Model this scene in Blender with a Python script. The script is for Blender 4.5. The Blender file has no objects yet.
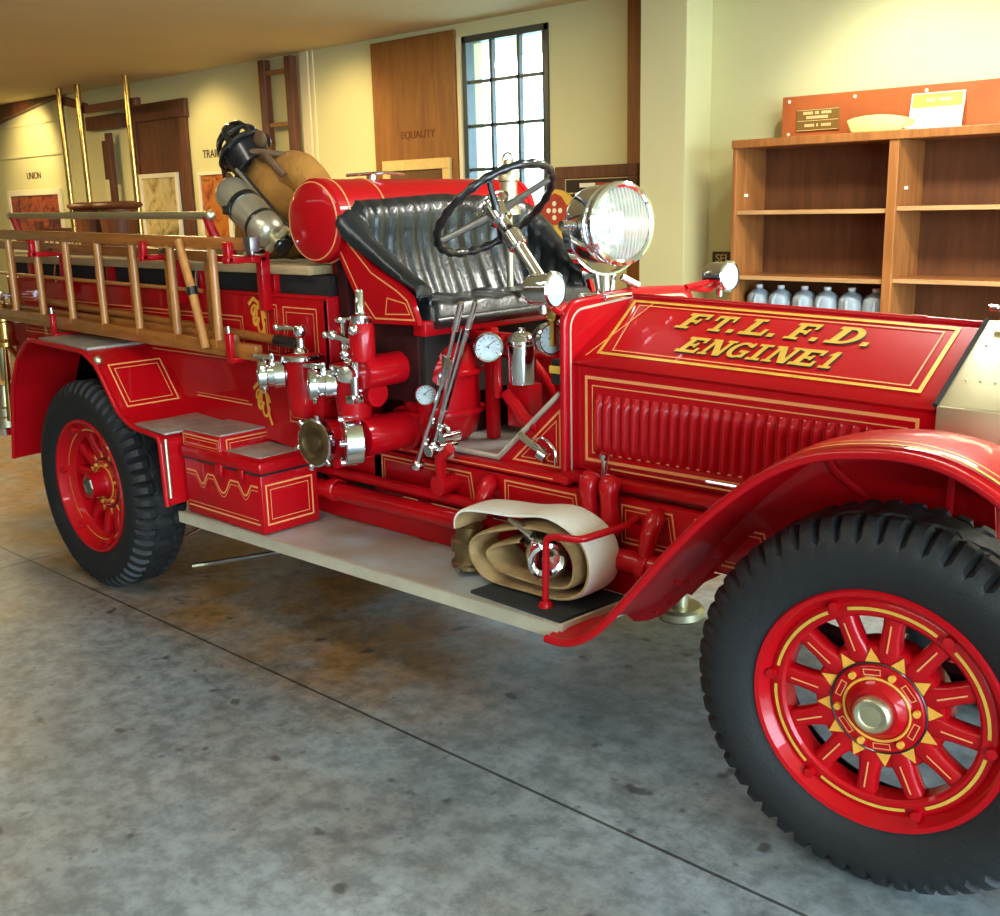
import bpy, bmesh, math, random
from mathutils import Vector as V, Matrix
random.seed(7)
PI = math.pi
SC = bpy.context.scene
COL = SC.collection
YC = 0.79                                   # centre line of the engine

# ------------------------------------------------------------------ materials
def nodes(name):
    m = bpy.data.materials.new(name); m.use_nodes = True
    nt = m.node_tree; b = nt.nodes['Principled BSDF']
    return m, nt, b

def mat(name, col, rough=.5, metal=0., coat=0., var=0., scale=8., bump=0., bscale=60., rvar=0., spec=.5, col2=None):
    m, nt, b = nodes(name)
    b.inputs['Base Color'].default_value = (*col, 1)
    b.inputs['Roughness'].default_value = rough
    b.inputs['Metallic'].default_value = metal
    b.inputs['Coat Weight'].default_value = coat
    b.inputs['Coat Roughness'].default_value = .04
    b.inputs['Specular IOR Level'].default_value = spec
    L = nt.links.new
    if var or rvar or bump or col2:
        tc = nt.nodes.new('ShaderNodeTexCoord')
        n = nt.nodes.new('ShaderNodeTexNoise'); n.inputs['Scale'].default_value = scale; n.inputs['Detail'].default_value = 5
        L(tc.outputs['Object'], n.inputs['Vector'])
        if var or col2:
            r = nt.nodes.new('ShaderNodeValToRGB')
            a = col2 if col2 else tuple(c * (1 - var) for c in col)
            r.color_ramp.elements[0].color = (*a, 1); r.color_ramp.elements[0].position = .35
            r.color_ramp.elements[1].color = (*col, 1); r.color_ramp.elements[1].position = .65
            L(n.outputs['Fac'], r.inputs['Fac']); L(r.outputs['Color'], b.inputs['Base Color'])
        if rvar:
            mr = nt.nodes.new('ShaderNodeMapRange')
            mr.inputs['To Min'].default_value = max(0, rough - rvar); mr.inputs['To Max'].default_value = rough + rvar
            L(n.outputs['Fac'], mr.inputs['Value']); L(mr.outputs['Result'], b.inputs['Roughness'])
        if bump:
            n2 = nt.nodes.new('ShaderNodeTexNoise'); n2.inputs['Scale'].default_value = bscale; n2.inputs['Detail'].default_value = 4
            L(tc.outputs['Object'], n2.inputs['Vector'])
            bp = nt.nodes.new('ShaderNodeBump'); bp.inputs['Strength'].default_value = bump; bp.inputs['Distance'].default_value = .01
            L(n2.outputs['Fac'], bp.inputs['Height']); L(bp.outputs['Normal'], b.inputs['Normal'])
    return m

def wood(name, c1, c2, rough=.4, scale=(1, 1, 1), bands=9., coat=0.):
    m, nt, b = nodes(name); L = nt.links.new
    tc = nt.nodes.new('ShaderNodeTexCoord'); mp = nt.nodes.new('ShaderNodeMapping'); mp.inputs['Scale'].default_value = scale
    L(tc.outputs['Object'], mp.inputs['Vector'])
    n = nt.nodes.new('ShaderNodeTexNoise'); n.inputs['Scale'].default_value = bands; n.inputs['Detail'].default_value = 6; n.inputs['Distortion'].default_value = .6
    L(mp.outputs['Vector'], n.inputs['Vector'])
    r = nt.nodes.new('ShaderNodeValToRGB')
    r.color_ramp.elements[0].color = (*c1, 1); r.color_ramp.elements[0].position = .3
    r.color_ramp.elements[1].color = (*c2, 1); r.color_ramp.elements[1].position = .7
    L(n.outputs['Fac'], r.inputs['Fac']); L(r.outputs['Color'], b.inputs['Base Color'])
    b.inputs['Roughness'].default_value = rough; b.inputs['Coat Weight'].default_value = coat
    return m

M = {}
M['red'] = mat('red_paint', (.45, .0022, .0060), .38, coat=.42, var=.08, scale=3, spec=.12)
M['darkred'] = mat('red_enamel_worn', (.34, .003, .006), .4, coat=.3, var=.2, scale=6, spec=.15)
M['stripe'] = mat('salmon_gold_stripe', (.80, .30, .10), .4)
M['gold'] = mat('gold_leaf', (.82, .50, .07), .35, metal=.25, var=.15, scale=30)
M['goldorn'] = mat('gold_scroll_paint', (.85, .40, .05), .45, var=.15, scale=60)
M['shade'] = mat('black_lettering_edge', (.012, .006, .005), .5)
M['chrome'] = mat('chrome', (.84, .86, .88), .09, metal=1., rvar=.04, scale=12)
M['nickel'] = mat('nickel_plate', (.72, .67, .44), .42, metal=1., var=.10, scale=7)
M['steel'] = mat('dull_steel', (.42, .41, .38), .38, metal=1., var=.3, scale=20)
M['brass'] = mat('brass', (.75, .47, .13), .22, metal=1., var=.2, scale=14)
M['oldbrass'] = mat('tarnished_brass', (.30, .20, .09), .4, metal=.9, var=.4, scale=20)
M['leather'] = mat('black_leather', (.012, .016, .018), .33, coat=.25, var=.3, scale=9, bump=.25, bscale=90)
M['rubber'] = mat('tyre_rubber', (.0085, .0088, .0088), .62, var=.3, scale=7, bump=.15, bscale=120)
M['black'] = mat('black_enamel', (.008, .009, .010), .28, coat=.5)
M['blackmat'] = mat('black_ribbed_rubber', (.018, .018, .016), .8, bump=.3, bscale=150)
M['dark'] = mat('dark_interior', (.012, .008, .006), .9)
M['ladderwood'] = wood('varnished_ladder_wood', (.24, .072, .010), (.40, .135, .024), .34, (1, 8, 8), 6, .5)
M['rungwood'] = wood('pale_rung_wood', (.38, .14, .028), (.56, .24, .055), .38, (8, 8, 1), 6, .4)
M['plankwood'] = wood('tan_plank_wood', (.33, .22, .10), (.48, .34, .17), .55, (1, 9, 9), 5)
M['casewood'] = wood('brown_case_wood', (.25, .088, .018), (.41, .158, .040), .42, (6, 6, .6), 4, .2)
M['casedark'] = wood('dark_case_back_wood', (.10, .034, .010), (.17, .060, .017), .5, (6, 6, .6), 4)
M['edgewood'] = wood('pale_shelf_edge', (.42, .22, .08), (.60, .34, .14), .45, (.6, 6, 6), 5)
M['brown'] = wood('brown_panel_wood', (.20, .075, .014), (.30, .125, .022), .5, (5, 5, .6), 4)
M['darkwood'] = wood('dark_brown_wood', (.07, .020, .006), (.15, .045, .014), .5, (5, 5, .6), 5)
M['plate'] = mat('worn_tread_plate', (.50, .46, .38), .42, metal=.55, var=.3, scale=14, bump=.5, bscale=160)
M['board'] = mat('grey_running_board_top', (.46, .50, .50), .38, metal=.2, var=.25, scale=5, col2=(.38, .34, .26))
M['boardedge'] = mat('pale_board_edge', (.66, .58, .42), .42, metal=.3, var=.2, scale=8)
M['canvas'] = mat('cotton_hose_jacket', (.90, .89, .80), .85, bump=.5, bscale=260, col2=(.80, .74, .58), scale=6)
M['canvasin'] = mat('soiled_hose_jacket', (.50, .33, .14), .85, bump=.5, bscale=260, col2=(.26, .14, .05), scale=10)
M['coat'] = mat('tan_turnout_cloth', (.52, .24, .040), .85, bump=.6, bscale=40, col2=(.36, .15, .022), scale=5)
M['coatdark'] = mat('brown_coat_trim', (.14, .07, .03), .8, bump=.4, bscale=60)
M['cyl'] = mat('silvery_yellow_cylinder', (.62, .57, .42), .33, metal=.75, var=.25, scale=9)
M['white'] = mat('white_enamel', (.82, .82, .78), .35)
M['dial'] = mat('gauge_dial', (.55, .62, .62), .35, var=.25, scale=40)
M['ivory'] = mat('ivory_card', (.85, .80, .58), .6)
M['yellow'] = mat('yellow_paint', (.80, .50, .07), .5, var=.1)
M['paleyellow'] = mat('pale_yellow_felt', (.86, .68, .22), .7, var=.08)
M['orange'] = mat('orange_red_wood', (.46, .115, .028), .42, coat=.3, var=.25, scale=4)
M['crest'] = mat('red_crest_paint', (.48, .05, .02), .5, var=.2)
M['ink'] = mat('dark_wall_lettering', (.05, .018, .006), .6)
M['faded'] = mat('faded_brown_lettering', (.16, .045, .010), .6)
M['gilt'] = mat('gilt_frame', (.80, .58, .22), .45, metal=.15, var=.12, scale=20)
M['frameblack'] = mat('black_picture_mat', (.02, .012, .008), .4)
M['goldtext'] = mat('gold_plaque_lines', (.75, .55, .22), .5)
M['plaque'] = mat('bronze_plaque', (.26, .14, .03), .4, metal=.3)
M['ironframe'] = mat('dark_window_iron', (.03, .045, .045), .4)
M['wall'] = mat('cream_wall_paint', (.72, .695, .36), .75, var=.05, scale=1.5, bump=.15, bscale=40)
M['pilaster'] = mat('pale_green_cream_paint', (.70, .66, .34), .75, var=.04, scale=2, bump=.12, bscale=40)
M['ceil'] = mat('ceiling_paint', (.66, .54, .28), .8, var=.06, scale=1)
M['trim'] = mat('cream_trim', (.80, .72, .44), .6)
M['axle_and_shade'] = mat('oily_underbody_and_recess_shade', (.040, .004, .004), .6, var=.5, scale=12, spec=.2)  # axles and springs; also paints deep shade on pump core and under-seat boxes

def glass_mat(name, tint, flute=False, rough=0.):
    m = bpy.data.materials.new(name); m.use_nodes = True; nt = m.node_tree
    nt.nodes.clear(); L = nt.links.new
    o = nt.nodes.new('ShaderNodeOutputMaterial'); mx = nt.nodes.new('ShaderNodeMixShader')
    t = nt.nodes.new('ShaderNodeBsdfTransparent'); t.inputs['Color'].default_value = (*tint, 1)
    g = nt.nodes.new('ShaderNodeBsdfGlossy'); g.inputs['Roughness'].default_value = rough
    lw = nt.nodes.new('ShaderNodeLayerWeight'); lw.inputs['Blend'].default_value = .25
    f = nt.nodes.new('ShaderNodeMapRange'); f.inputs['To Min'].default_value = .03; f.inputs['To Max'].default_value = .55
    L(lw.outputs['Facing'], f.inputs['Value'])
    L(f.outputs['Result'], mx.inputs['Fac']); L(t.outputs['BSDF'], mx.inputs[1]); L(g.outputs['BSDF'], mx.inputs[2])
    out = mx.outputs['Shader']
    if flute:                                   # fluted lens: scatters part of the light
        d = nt.nodes.new('ShaderNodeBsdfDiffuse'); d.inputs['Color'].default_value = (.85, .84, .74, 1)
        m2 = nt.nodes.new('ShaderNodeMixShader'); tc = nt.nodes.new('ShaderNodeTexCoord'); wv = nt.nodes.new('ShaderNodeTexWave')
        wv.bands_direction = 'Y'; wv.inputs['Scale'].default_value = 22; L(tc.outputs['Object'], wv.inputs['Vector'])
        k = nt.nodes.new('ShaderNodeMapRange'); k.inputs['To Min'].default_value = .22; k.inputs['To Max'].default_value = .38; L(wv.outputs['Fac'], k.inputs['Value'])
        L(k.outputs['Result'], m2.inputs['Fac']); L(out, m2.inputs[1]); L(d.outputs['BSDF'], m2.inputs[2]); out = m2.outputs['Shader']
    L(out, o.inputs['Surface'])
    return m
M['pane'] = glass_mat('window_glass', (.86, .93, .93))
M['lens'] = glass_mat('lamp_lens_glass', (.95, .96, .93), flute=True)
M['jug'] = mat('clouded_jug_plastic', (.62, .74, .80), .28, coat=.3)
M['jug'].node_tree.nodes['Principled BSDF'].inputs['Transmission Weight'].default_value = .45
M['jug'].node_tree.nodes['Principled BSDF'].inputs['IOR'].default_value = 1.25
M['reflector'] = mat('silvered_reflector', (.90, .88, .80), .16, metal=1.)

def picture_mat(name, cols, scale, dist=1.5):
    m, nt, b = nodes(name); L = nt.links.new
    tc = nt.nodes.new('ShaderNodeTexCoord'); n = nt.nodes.new('ShaderNodeTexNoise')
    n.inputs['Scale'].default_value = scale; n.inputs['Detail'].default_value = 3; n.inputs['Distortion'].default_value = dist
    L(tc.outputs['Object'], n.inputs['Vector'])
    r = nt.nodes.new('ShaderNodeValToRGB'); e = r.color_ramp.elements
    while len(e) < len(cols): e.new(.5)
    for i, c in enumerate(cols):
        e[i].position = .3 + .4 * i / (len(cols) - 1); e[i].color = (*c, 1)
    L(n.outputs['Fac'], r.inputs['Fac']); L(r.outputs['Color'], b.inputs['Base Color'])
    b.inputs['Roughness'].default_value = .35
    return m
M['pic_fire'] = picture_mat('picture_of_fire', [(.02, .006, .006), (.16, .012, .025), (.42, .09, .02), (.05, .012, .01)], 5)
M['pic_flame'] = picture_mat('picture_of_flames', [(.07, .02, .008), (.42, .10, .015), (.55, .20, .03), (.12, .03, .012)], 5)
M['pic_tower'] = picture_mat('picture_of_yellow_scene', [(.20, .13, .03), (.60, .48, .20), (.70, .60, .34)], 5)
M['pic_brown'] = picture_mat('picture_brown_print', [(.06, .03, .015), (.16, .08, .03), (.10, .05, .02)], 30)

def floor_mat():
    m, nt, b = nodes('polished_concrete'); L = nt.links.new; N = nt.nodes.new
    tc = N('ShaderNodeTexCoord')
    n = N('ShaderNodeTexNoise'); n.inputs['Scale'].default_value = 1.1; n.inputs['Detail'].default_value = 8; n.inputs['Roughness'].default_value = .62
    mp0 = N('ShaderNodeMapping'); mp0.inputs['Location'].default_value = (-1.7, 2.9, 0); L(tc.outputs['Object'], mp0.inputs['Vector']); L(mp0.outputs['Vector'], n.inputs['Vector'])
    r = N('ShaderNodeValToRGB'); e = r.color_ramp.elements
    e[0].position = .30; e[0].color = (.125, .142, .143, 1); e[1].position = .70; e[1].color = (.255, .280, .280, 1)
    L(n.outputs['Fac'], r.inputs['Fac'])
    # tan wear patches
    n2 = N('ShaderNodeTexNoise'); n2.inputs['Scale'].default_value = 1.7; n2.inputs['Detail'].default_value = 6
    mp = N('ShaderNodeMapping'); mp.inputs['Location'].default_value = (3.1, 1.4, 0); L(tc.outputs['Object'], mp.inputs['Vector']); L(mp.outputs['Vector'], n2.inputs['Vector'])
    r2 = N('ShaderNodeValToRGB'); r2.color_ramp.elements[0].position = .48; r2.color_ramp.elements[1].position = .72
    L(n2.outputs['Fac'], r2.inputs['Fac'])
    sc = N('ShaderNodeMath'); sc.operation = 'MULTIPLY'; sc.inputs[1].default_value = .38; L(r2.outputs['Color'], sc.inputs[0])
    mx = N('ShaderNodeMixRGB'); mx.inputs['Color2'].default_value = (.22, .165, .10, 1)
    L(sc.outputs[0], mx.inputs['Fac']); L(r.outputs['Color'], mx.inputs['Color1'])
    # warm light under the engine, painted into the floor as a rust-tan band
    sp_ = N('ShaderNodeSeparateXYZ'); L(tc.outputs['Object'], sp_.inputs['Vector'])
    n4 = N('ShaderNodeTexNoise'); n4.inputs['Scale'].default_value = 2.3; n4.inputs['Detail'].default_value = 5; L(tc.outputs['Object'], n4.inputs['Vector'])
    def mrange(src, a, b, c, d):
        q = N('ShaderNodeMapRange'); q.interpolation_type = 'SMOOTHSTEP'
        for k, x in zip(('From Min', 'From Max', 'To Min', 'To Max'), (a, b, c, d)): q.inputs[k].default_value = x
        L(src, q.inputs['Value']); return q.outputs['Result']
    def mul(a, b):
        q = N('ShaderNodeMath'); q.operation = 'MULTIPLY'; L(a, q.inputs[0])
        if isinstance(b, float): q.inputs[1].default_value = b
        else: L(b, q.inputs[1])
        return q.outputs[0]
    warm_band = mul(mul(mrange(sp_.outputs['Y'], -.30, .15, 0, 1), mrange(sp_.outputs['X'], 1.6, 2.5, 1, 0)), mrange(n4.outputs['Fac'], .35, .6, .35, 1))
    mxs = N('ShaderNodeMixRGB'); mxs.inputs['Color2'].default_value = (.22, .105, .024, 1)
    L(mul(warm_band, .95), mxs.inputs['Fac']); L(mx.outputs['Color'], mxs.inputs['Color1'])
    # dark oil spots
    v = N('ShaderNodeTexNoise'); v.inputs['Scale'].default_value = 7.5; v.inputs['Detail'].default_value = 2
    L(mp.outputs['Vector'], v.inputs['Vector'])
    r3 = N('ShaderNodeValToRGB'); r3.color_ramp.elements[0].position = .665; r3.color_ramp.elements[1].position = .72
    L(v.outputs['Fac'], r3.inputs['Fac'])
    v2 = N('ShaderNodeTexNoise'); v2.inputs['Scale'].default_value = 19; v2.inputs['Detail'].default_value = 2; L(tc.outputs['Object'], v2.inputs['Vector'])
    v3 = N('ShaderNodeTexNoise'); v3.inputs['Scale'].default_value = 3.2; v3.inputs['Detail'].default_value = 7; v3.inputs['Roughness'].default_value = .7; L(mp.outputs['Vector'], v3.inputs['Vector'])
    fine = mul(mrange(v2.outputs['Fac'], .68, .74, 0, 1), .6); blot = mul(mrange(v3.outputs['Fac'], .55, .72, 0, 1), .55)
    mxa = N('ShaderNodeMath'); mxa.operation = 'MAXIMUM'; L(fine, mxa.inputs[0]); L(blot, mxa.inputs[1])
    mxb = N('ShaderNodeMath'); mxb.operation = 'MAXIMUM'; L(r3.outputs['Color'], mxb.inputs[0]); L(mxa.outputs[0], mxb.inputs[1])
    s3 = N('ShaderNodeMath'); s3.operation = 'MULTIPLY'; s3.inputs[1].default_value = .75; L(mxb.outputs[0], s3.inputs[0])
    mx2 = N('ShaderNodeMixRGB'); mx2.inputs['Color2'].default_value = (.03, .026, .022, 1)
    L(s3.outputs[0], mx2.inputs['Fac']); L(mxs.outputs['Color'], mx2.inputs['Color1'])
    # control joints along x at y=-.048 and repeats
    sep = N('ShaderNodeSeparateXYZ'); L(tc.outputs['Object'], sep.inputs['Vector'])
    def joint(out, off, period, w):
        a = N('ShaderNodeMath'); a.operation = 'ADD'; a.inputs[1].default_value = off; L(out, a.inputs[0])
        wv = N('ShaderNodeMath'); wv.operation = 'WRAP'; wv.inputs[1].default_value = -period / 2; wv.inputs[2].default_value = period / 2; L(a.outputs[0], wv.inputs[0])
        ab = N('ShaderNodeMath'); ab.operation = 'ABSOLUTE'; L(wv.outputs[0], ab.inputs[0])
        lt = N('ShaderNodeMath'); lt.operation = 'LESS_THAN'; lt.inputs[1].default_value = w; L(ab.outputs[0], lt.inputs[0])
        return lt.outputs[0]
    nd = N('ShaderNodeTexNoise'); nd.inputs['Scale'].default_value = 5; L(tc.outputs['Object'], nd.inputs['Vector'])
    j1 = joint(sep.outputs['Y'], .050, 4.2, .0055); j2 = joint(sep.outputs['X'], .62, 4.6, .0055)
    mxj = N('ShaderNodeMath'); mxj.operation = 'MAXIMUM'; L(j1, mxj.inputs[0]); L(j2, mxj.inputs[1])
    sj = N('ShaderNodeMath'); sj.operation = 'MULTIPLY'; sj.inputs[1].default_value = .85; L(mxj.outputs[0], sj.inputs[0])
    mx3 = N('ShaderNodeMixRGB'); mx3.inputs['Color2'].default_value = (.02, .018, .016, 1)
    L(sj.outputs[0], mx3.inputs['Fac']); L(mx2.outputs['Color'], mx3.inputs['Color1'])
    g1 = N('ShaderNodeTexNoise'); g1.inputs['Scale'].default_value = 11; g1.inputs['Detail'].default_value = 9; g1.inputs['Roughness'].default_value = .75; L(mp0.outputs['Vector'], g1.inputs['Vector'])
    hv = N('ShaderNodeHueSaturation'); L(mrange(g1.outputs['Fac'], .36, .64, .68, 1.30), hv.inputs['Value']); L(mx3.outputs['Color'], hv.inputs['Color'])
    L(hv.outputs['Color'], b.inputs['Base Color'])
    mr = N('ShaderNodeMapRange'); mr.inputs['From Min'].default_value = .3; mr.inputs['From Max'].default_value = .7
    mr.inputs['To Min'].default_value = .30; mr.inputs['To Max'].default_value = .55
    L(n.outputs['Fac'], mr.inputs['Value']); L(mr.outputs['Result'], b.inputs['Roughness'])
    bp = N('ShaderNodeBump'); bp.inputs['Strength'].default_value = .12; bp.inputs['Distance'].default_value = .01
    L(n.outputs['Fac'], bp.inputs['Height']); L(bp.outputs['Normal'], b.inputs['Normal'])
    return m
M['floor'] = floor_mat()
M['drive'] = mat('outdoor_paving', (.42, .42, .40), .8, var=.15, scale=1)
M['frontwall'] = mat('brown_brick_paint', (.26, .20, .13), .8, var=.1, scale=3)
M['plaster'] = mat('pale_outdoor_plaster', (.75, .75, .70), .8, var=.08, scale=1)

# ------------------------------------------------------------------ mesh builder
def frame(a):
    a = V(a).normalized()
    t = V((0, 0, 1)) if abs(a.z) < .9 else V((1, 0, 0))
    u = t.cross(a).normalized(); w = a.cross(u).normalized()
    return u, w, a

class MB:
    def __init__(self, *mats):
        self.bm = bmesh.new(); self.mats = [M[k] for k in mats]; self.k = 0; self.M = Matrix()
    def use(self, i): self.k = i; return self
    def v(self, p): return self.bm.verts.new(self.M @ V(p))
    def f(self, vs):
        try:
            fc = self.bm.faces.new(vs); fc.material_index = self.k; return fc
        except ValueError: return None
    def poly(self, pts): return self.f([self.v(p) for p in pts])
    def grid(self, rows, cu=False, cv=False):
        g = [[self.v(p) for p in r] for r in rows]; n = len(g); m = len(g[0])
        for i in range(n if cu else n - 1):
            for j in range(m if cv else m - 1):
                self.f([g[i][j], g[(i + 1) % n][j], g[(i + 1) % n][(j + 1) % m], g[i][(j + 1) % m]])
        return g
    def box(self, x0, x1, y0, y1, z0, z1, bev=0., rot=None):
        b = bmesh.new(); bmesh.ops.create_cube(b, size=1)
        c = V(((x0 + x1) / 2, (y0 + y1) / 2, (z0 + z1) / 2)); s = V((abs(x1 - x0), abs(y1 - y0), abs(z1 - z0)))
        for q in b.verts: q.co = V((q.co.x * s.x, q.co.y * s.y, q.co.z * s.z))
        if bev: bmesh.ops.bevel(b, geom=b.edges[:], offset=min(bev, min(s) * .45), segments=2, profile=.5, affect='EDGES')
        R = rot.to_4x4() if rot else Matrix()
        self.merge(b, Matrix.Translation(c) @ R)
    def merge(self, b, X=Matrix()):
        mp = {q: self.v(X @ q.co) for q in b.verts}
        for fc in b.faces: self.f([mp[q] for q in fc.verts])
        b.free()
    def prism(self, pts, d, bev=0.):
        """closed planar outline pts (3d) pushed along d"""
        d = V(d); b = bmesh.new()
        a = [b.verts.new(V(p)) for p in pts]; c = [b.verts.new(V(p) + d) for p in pts]
        b.faces.new(a); b.faces.new(c[::-1]); n = len(pts)
        for i in range(n): b.faces.new([a[i], a[(i + 1) % n], c[(i + 1) % n], c[i]])
        bmesh.ops.recalc_face_normals(b, faces=b.faces[:])
        if bev: bmesh.ops.bevel(b, geom=b.edges[:], offset=bev, segments=2, profile=.5, affect='EDGES')
        self.merge(b)
    def lathe(self, prof, o, a, n=32, arc=None):
        """prof = [(radius, height along a)]"""
        u, w, a = frame(a); o = V(o); rows = []
        for r, h in prof:
            rows.append([o + a * h + (u * math.cos(2 * PI * i / n) + w * math.sin(2 * PI * i / n)) * max(r, 1e-5) for i in range(n)])
        self.grid(rows, cv=True)
    def cyl(self, p0, p1, r0, r1=None, n=20, bev=0.):
        p0, p1 = V(p0), V(p1); r1 = r0 if r1 is None else r1; h = (p1 - p0).length
        if bev: pr = [(0, 0), (r0 - bev, 0), (r0, bev), (r1, h - bev), (r1 - bev, h), (0, h)]
        else: pr = [(0, 0), (r0, 0), (r0, 0), (r1, h), (r1, h), (0, h)]
        self.lathe(pr, p0, p1 - p0, n)
    def sphere(self, c, r, n=16, sc=(1, 1, 1)):
        rows = []; c = V(c); k = n // 2
        for i in range(k + 1):
            t = PI * i / k
            rows.append([c + V((sc[0] * r * math.sin(t) * math.cos(2 * PI * j / n), sc[1] * r * math.sin(t) * math.sin(2 * PI * j / n), sc[2] * r * math.cos(t))) for j in range(n)])
        self.grid(rows, cv=True)
    def tube(self, path, r, n=8, closed=False, caps=True):
        P = [V(p) for p in path]; m = len(P); T = []
        for i in range(m):
            a = P[(i - 1) % m] if (closed or i > 0) else P[i]; b = P[(i + 1) % m] if (closed or i < m - 1) else P[i]
            T.append((b - a).normalized())
        u, w, _ = frame(T[0]); rows = []
        for i in range(m):
            u = (u - T[i] * u.dot(T[i])).normalized(); w = T[i].cross(u)
            ri = r[i] if isinstance(r, (list, tuple)) else r
            rows.append([P[i] + (u * math.cos(2 * PI * j / n) + w * math.sin(2 * PI * j / n)) * ri for j in range(n)])
        g = self.grid(rows, cu=closed, cv=True)
        if caps and not closed: self.f(g[0][::-1]); self.f(g[-1])
    def torus(self, c, a, R, r, n=40, m=10, arc=(0, 2 * PI)):
        u, w, a = frame(a); c = V(c); full = abs(arc[1] - arc[0] - 2 * PI) < 1e-6
        k = n if full else n + 1
        self.tube([c + (u * math.cos(arc[0] + (arc[1] - arc[0]) * i / n) + w * math.sin(arc[0] + (arc[1] - arc[0]) * i / n)) * R for i in range(k)], r, m, closed=full)
    def stripe(self, pts, nrm, w=.006, closed=False, lift=.0016):
        """flat painted line following pts on a plane with normal nrm"""
        P = [V(p) for p in pts]; nrm = V(nrm).normalized(); m = len(P); A = []; B = []
        for i in range(m):
            a = P[(i - 1) % m] if (closed or i > 0) else None; b = P[(i + 1) % m] if (closed or i < m - 1) else None
            d1 = (P[i] - a).normalized() if a is not None else None; d2 = (b - P[i]).normalized() if b is not None else None
            if d1 is None: d1 = d2
            if d2 is None: d2 = d1
            s1 = nrm.cross(d1); s2 = nrm.cross(d2); s = (s1 + s2)
            s = s.normalized() if s.length > 1e-6 else s1
            k = 1 / max(.4, s.dot(s1))
            A.append(P[i] + s * (w / 2 * k) + nrm * lift); B.append(P[i] - s * (w / 2 * k) + nrm * lift)
        self.grid([A, B], cv=closed)
    def frame_stripes(self, pts, nrm, w=.007, gap=.016, thin=.003):
        """a wide line and a thin line inside it"""
        P = [V(p) for p in pts]; c = sum(P, V()) / len(P)
        self.stripe(P, nrm, w, True)
        Q = []
        n = len(P); nn = V(nrm).normalized()
        for i in range(n):
            d1 = (P[i] - P[i - 1]).normalized(); d2 = (P[(i + 1) % n] - P[i]).normalized()
            s1 = nn.cross(d1); s = (s1 + nn.cross(d2)).normalized()
            if s.dot(c - P[i]) < 0: s = -s; s1 = -s1
            Q.append(P[i] + s * (gap / max(.4, abs(s.dot(s1)))))
        self.stripe(Q, nrm, thin, True)
    def sheet(self, rows, th):
        """thick sheet from a grid of points, thickness along its own normal"""
        R = [[V(p) for p in r] for r in rows]; n = len(R); m = len(R[0]); S = []
        for i in range(n):
            o = []
            for j in range(m):
                du = R[min(i + 1, n - 1)][j] - R[max(i - 1, 0)][j]; dv = R[i][min(j + 1, m - 1)] - R[i][max(j - 1, 0)]
                k = du.cross(dv); k = k.normalized() if k.length > 1e-9 else V((0, 0, 1))
                o.append(R[i][j] + k * th)
            S.append(o)
        a = self.grid(R); b = self.grid(S)
        for i in range(n - 1):
            self.f([a[i][0], b[i][0], b[i + 1][0], a[i + 1][0]]); self.f([a[i][-1], a[i + 1][-1], b[i + 1][-1], b[i][-1]])
        for j in range(m - 1):
            self.f([a[0][j], a[0][j + 1], b[0][j + 1], b[0][j]]); self.f([a[-1][j], b[-1][j], b[-1][j + 1], a[-1][j + 1]])
    def build(self, name, parent=None, smooth=38, loc=None):
        me = bpy.data.meshes.new(name); bm = self.bm
        bmesh.ops.remove_doubles(bm, verts=bm.verts[:], dist=1e-5)
        dg = [f for f in bm.faces if f.calc_area() < 1e-12]
        if dg: bmesh.ops.delete(bm, geom=dg, context='FACES')
        bmesh.ops.recalc_face_normals(bm, faces=bm.faces[:])
        top = parent
        while top is not None and top.parent is not None: top = top.parent
        off = V(loc) if loc is not None else (top['base_at'] if top is not None and 'base_at' in top else V((0, 0, 0)))
        off = V(off)
        bm.to_mesh(me); bm.free(); me.transform(Matrix.Translation(-off))
        for k in self.mats: me.materials.append(k)
        if smooth:
            me.polygons.foreach_set('use_smooth', [True] * len(me.polygons)); me.set_sharp_from_angle(angle=math.radians(smooth))
        o = bpy.data.objects.new(name, me); COL.objects.link(o)
        if loc is not None: o.location = loc
        o.parent = parent
        return o

def tag(o, label=None, cat=None, group=None, kind=None):
    for k, x in (('label', label), ('category', cat), ('group', group), ('kind', kind)):
        if x: o[k] = x
    return o
BASES = {}
def thing(name, loc, label, cat, group=None, local=False, rot=None):
    """Empty at the base of a thing; parts are modelled in world coordinates unless local"""
    o = bpy.data.objects.new(name, None); o.empty_display_size = .1; COL.objects.link(o)
    o.location = loc
    if rot: o.rotation_euler = rot
    if not local: o['base_at'] = tuple(loc)
    return tag(o, label, cat, group)
def struct(o): o['kind'] = 'structure'; return o
def kids(o): return [c for c in bpy.data.objects if c.parent == o]
def copy_tree(o, parent=None):
    c = o.copy(); COL.objects.link(c)
    if parent is not None: c.parent = parent
    for ch in kids(o): copy_tree(ch, c)
    return c

def text_mesh(txt, size, o, u, w, matkey, depth=.002, shear=0., sx=1.):
    """text from the built-in font, as a mesh whose x runs along u and y along w, centred at o"""
    cu = bpy.data.curves.new('lettering', 'FONT'); cu.body = txt; cu.size = size; cu.extrude = depth; cu.align_x = 'CENTER'; cu.align_y = 'CENTER'; cu.shear = shear
    ob = bpy.data.objects.new('lettering', cu); COL.objects.link(ob)
    bpy.context.view_layer.update()
    me = bpy.data.meshes.new_from_object(ob.evaluated_get(bpy.context.evaluated_depsgraph_get()))
    bpy.data.objects.remove(ob)
    u = V(u).normalized(); w = V(w).normalized(); n = u.cross(w)
    X = Matrix((( u.x * sx, w.x, n.x, o[0]), (u.y * sx, w.y, n.y, o[1]), (u.z * sx, w.z, n.z, o[2]), (0, 0, 0, 1)))
    me.transform(X); me.materials.clear(); me.materials.append(M[matkey])
    return me
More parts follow.
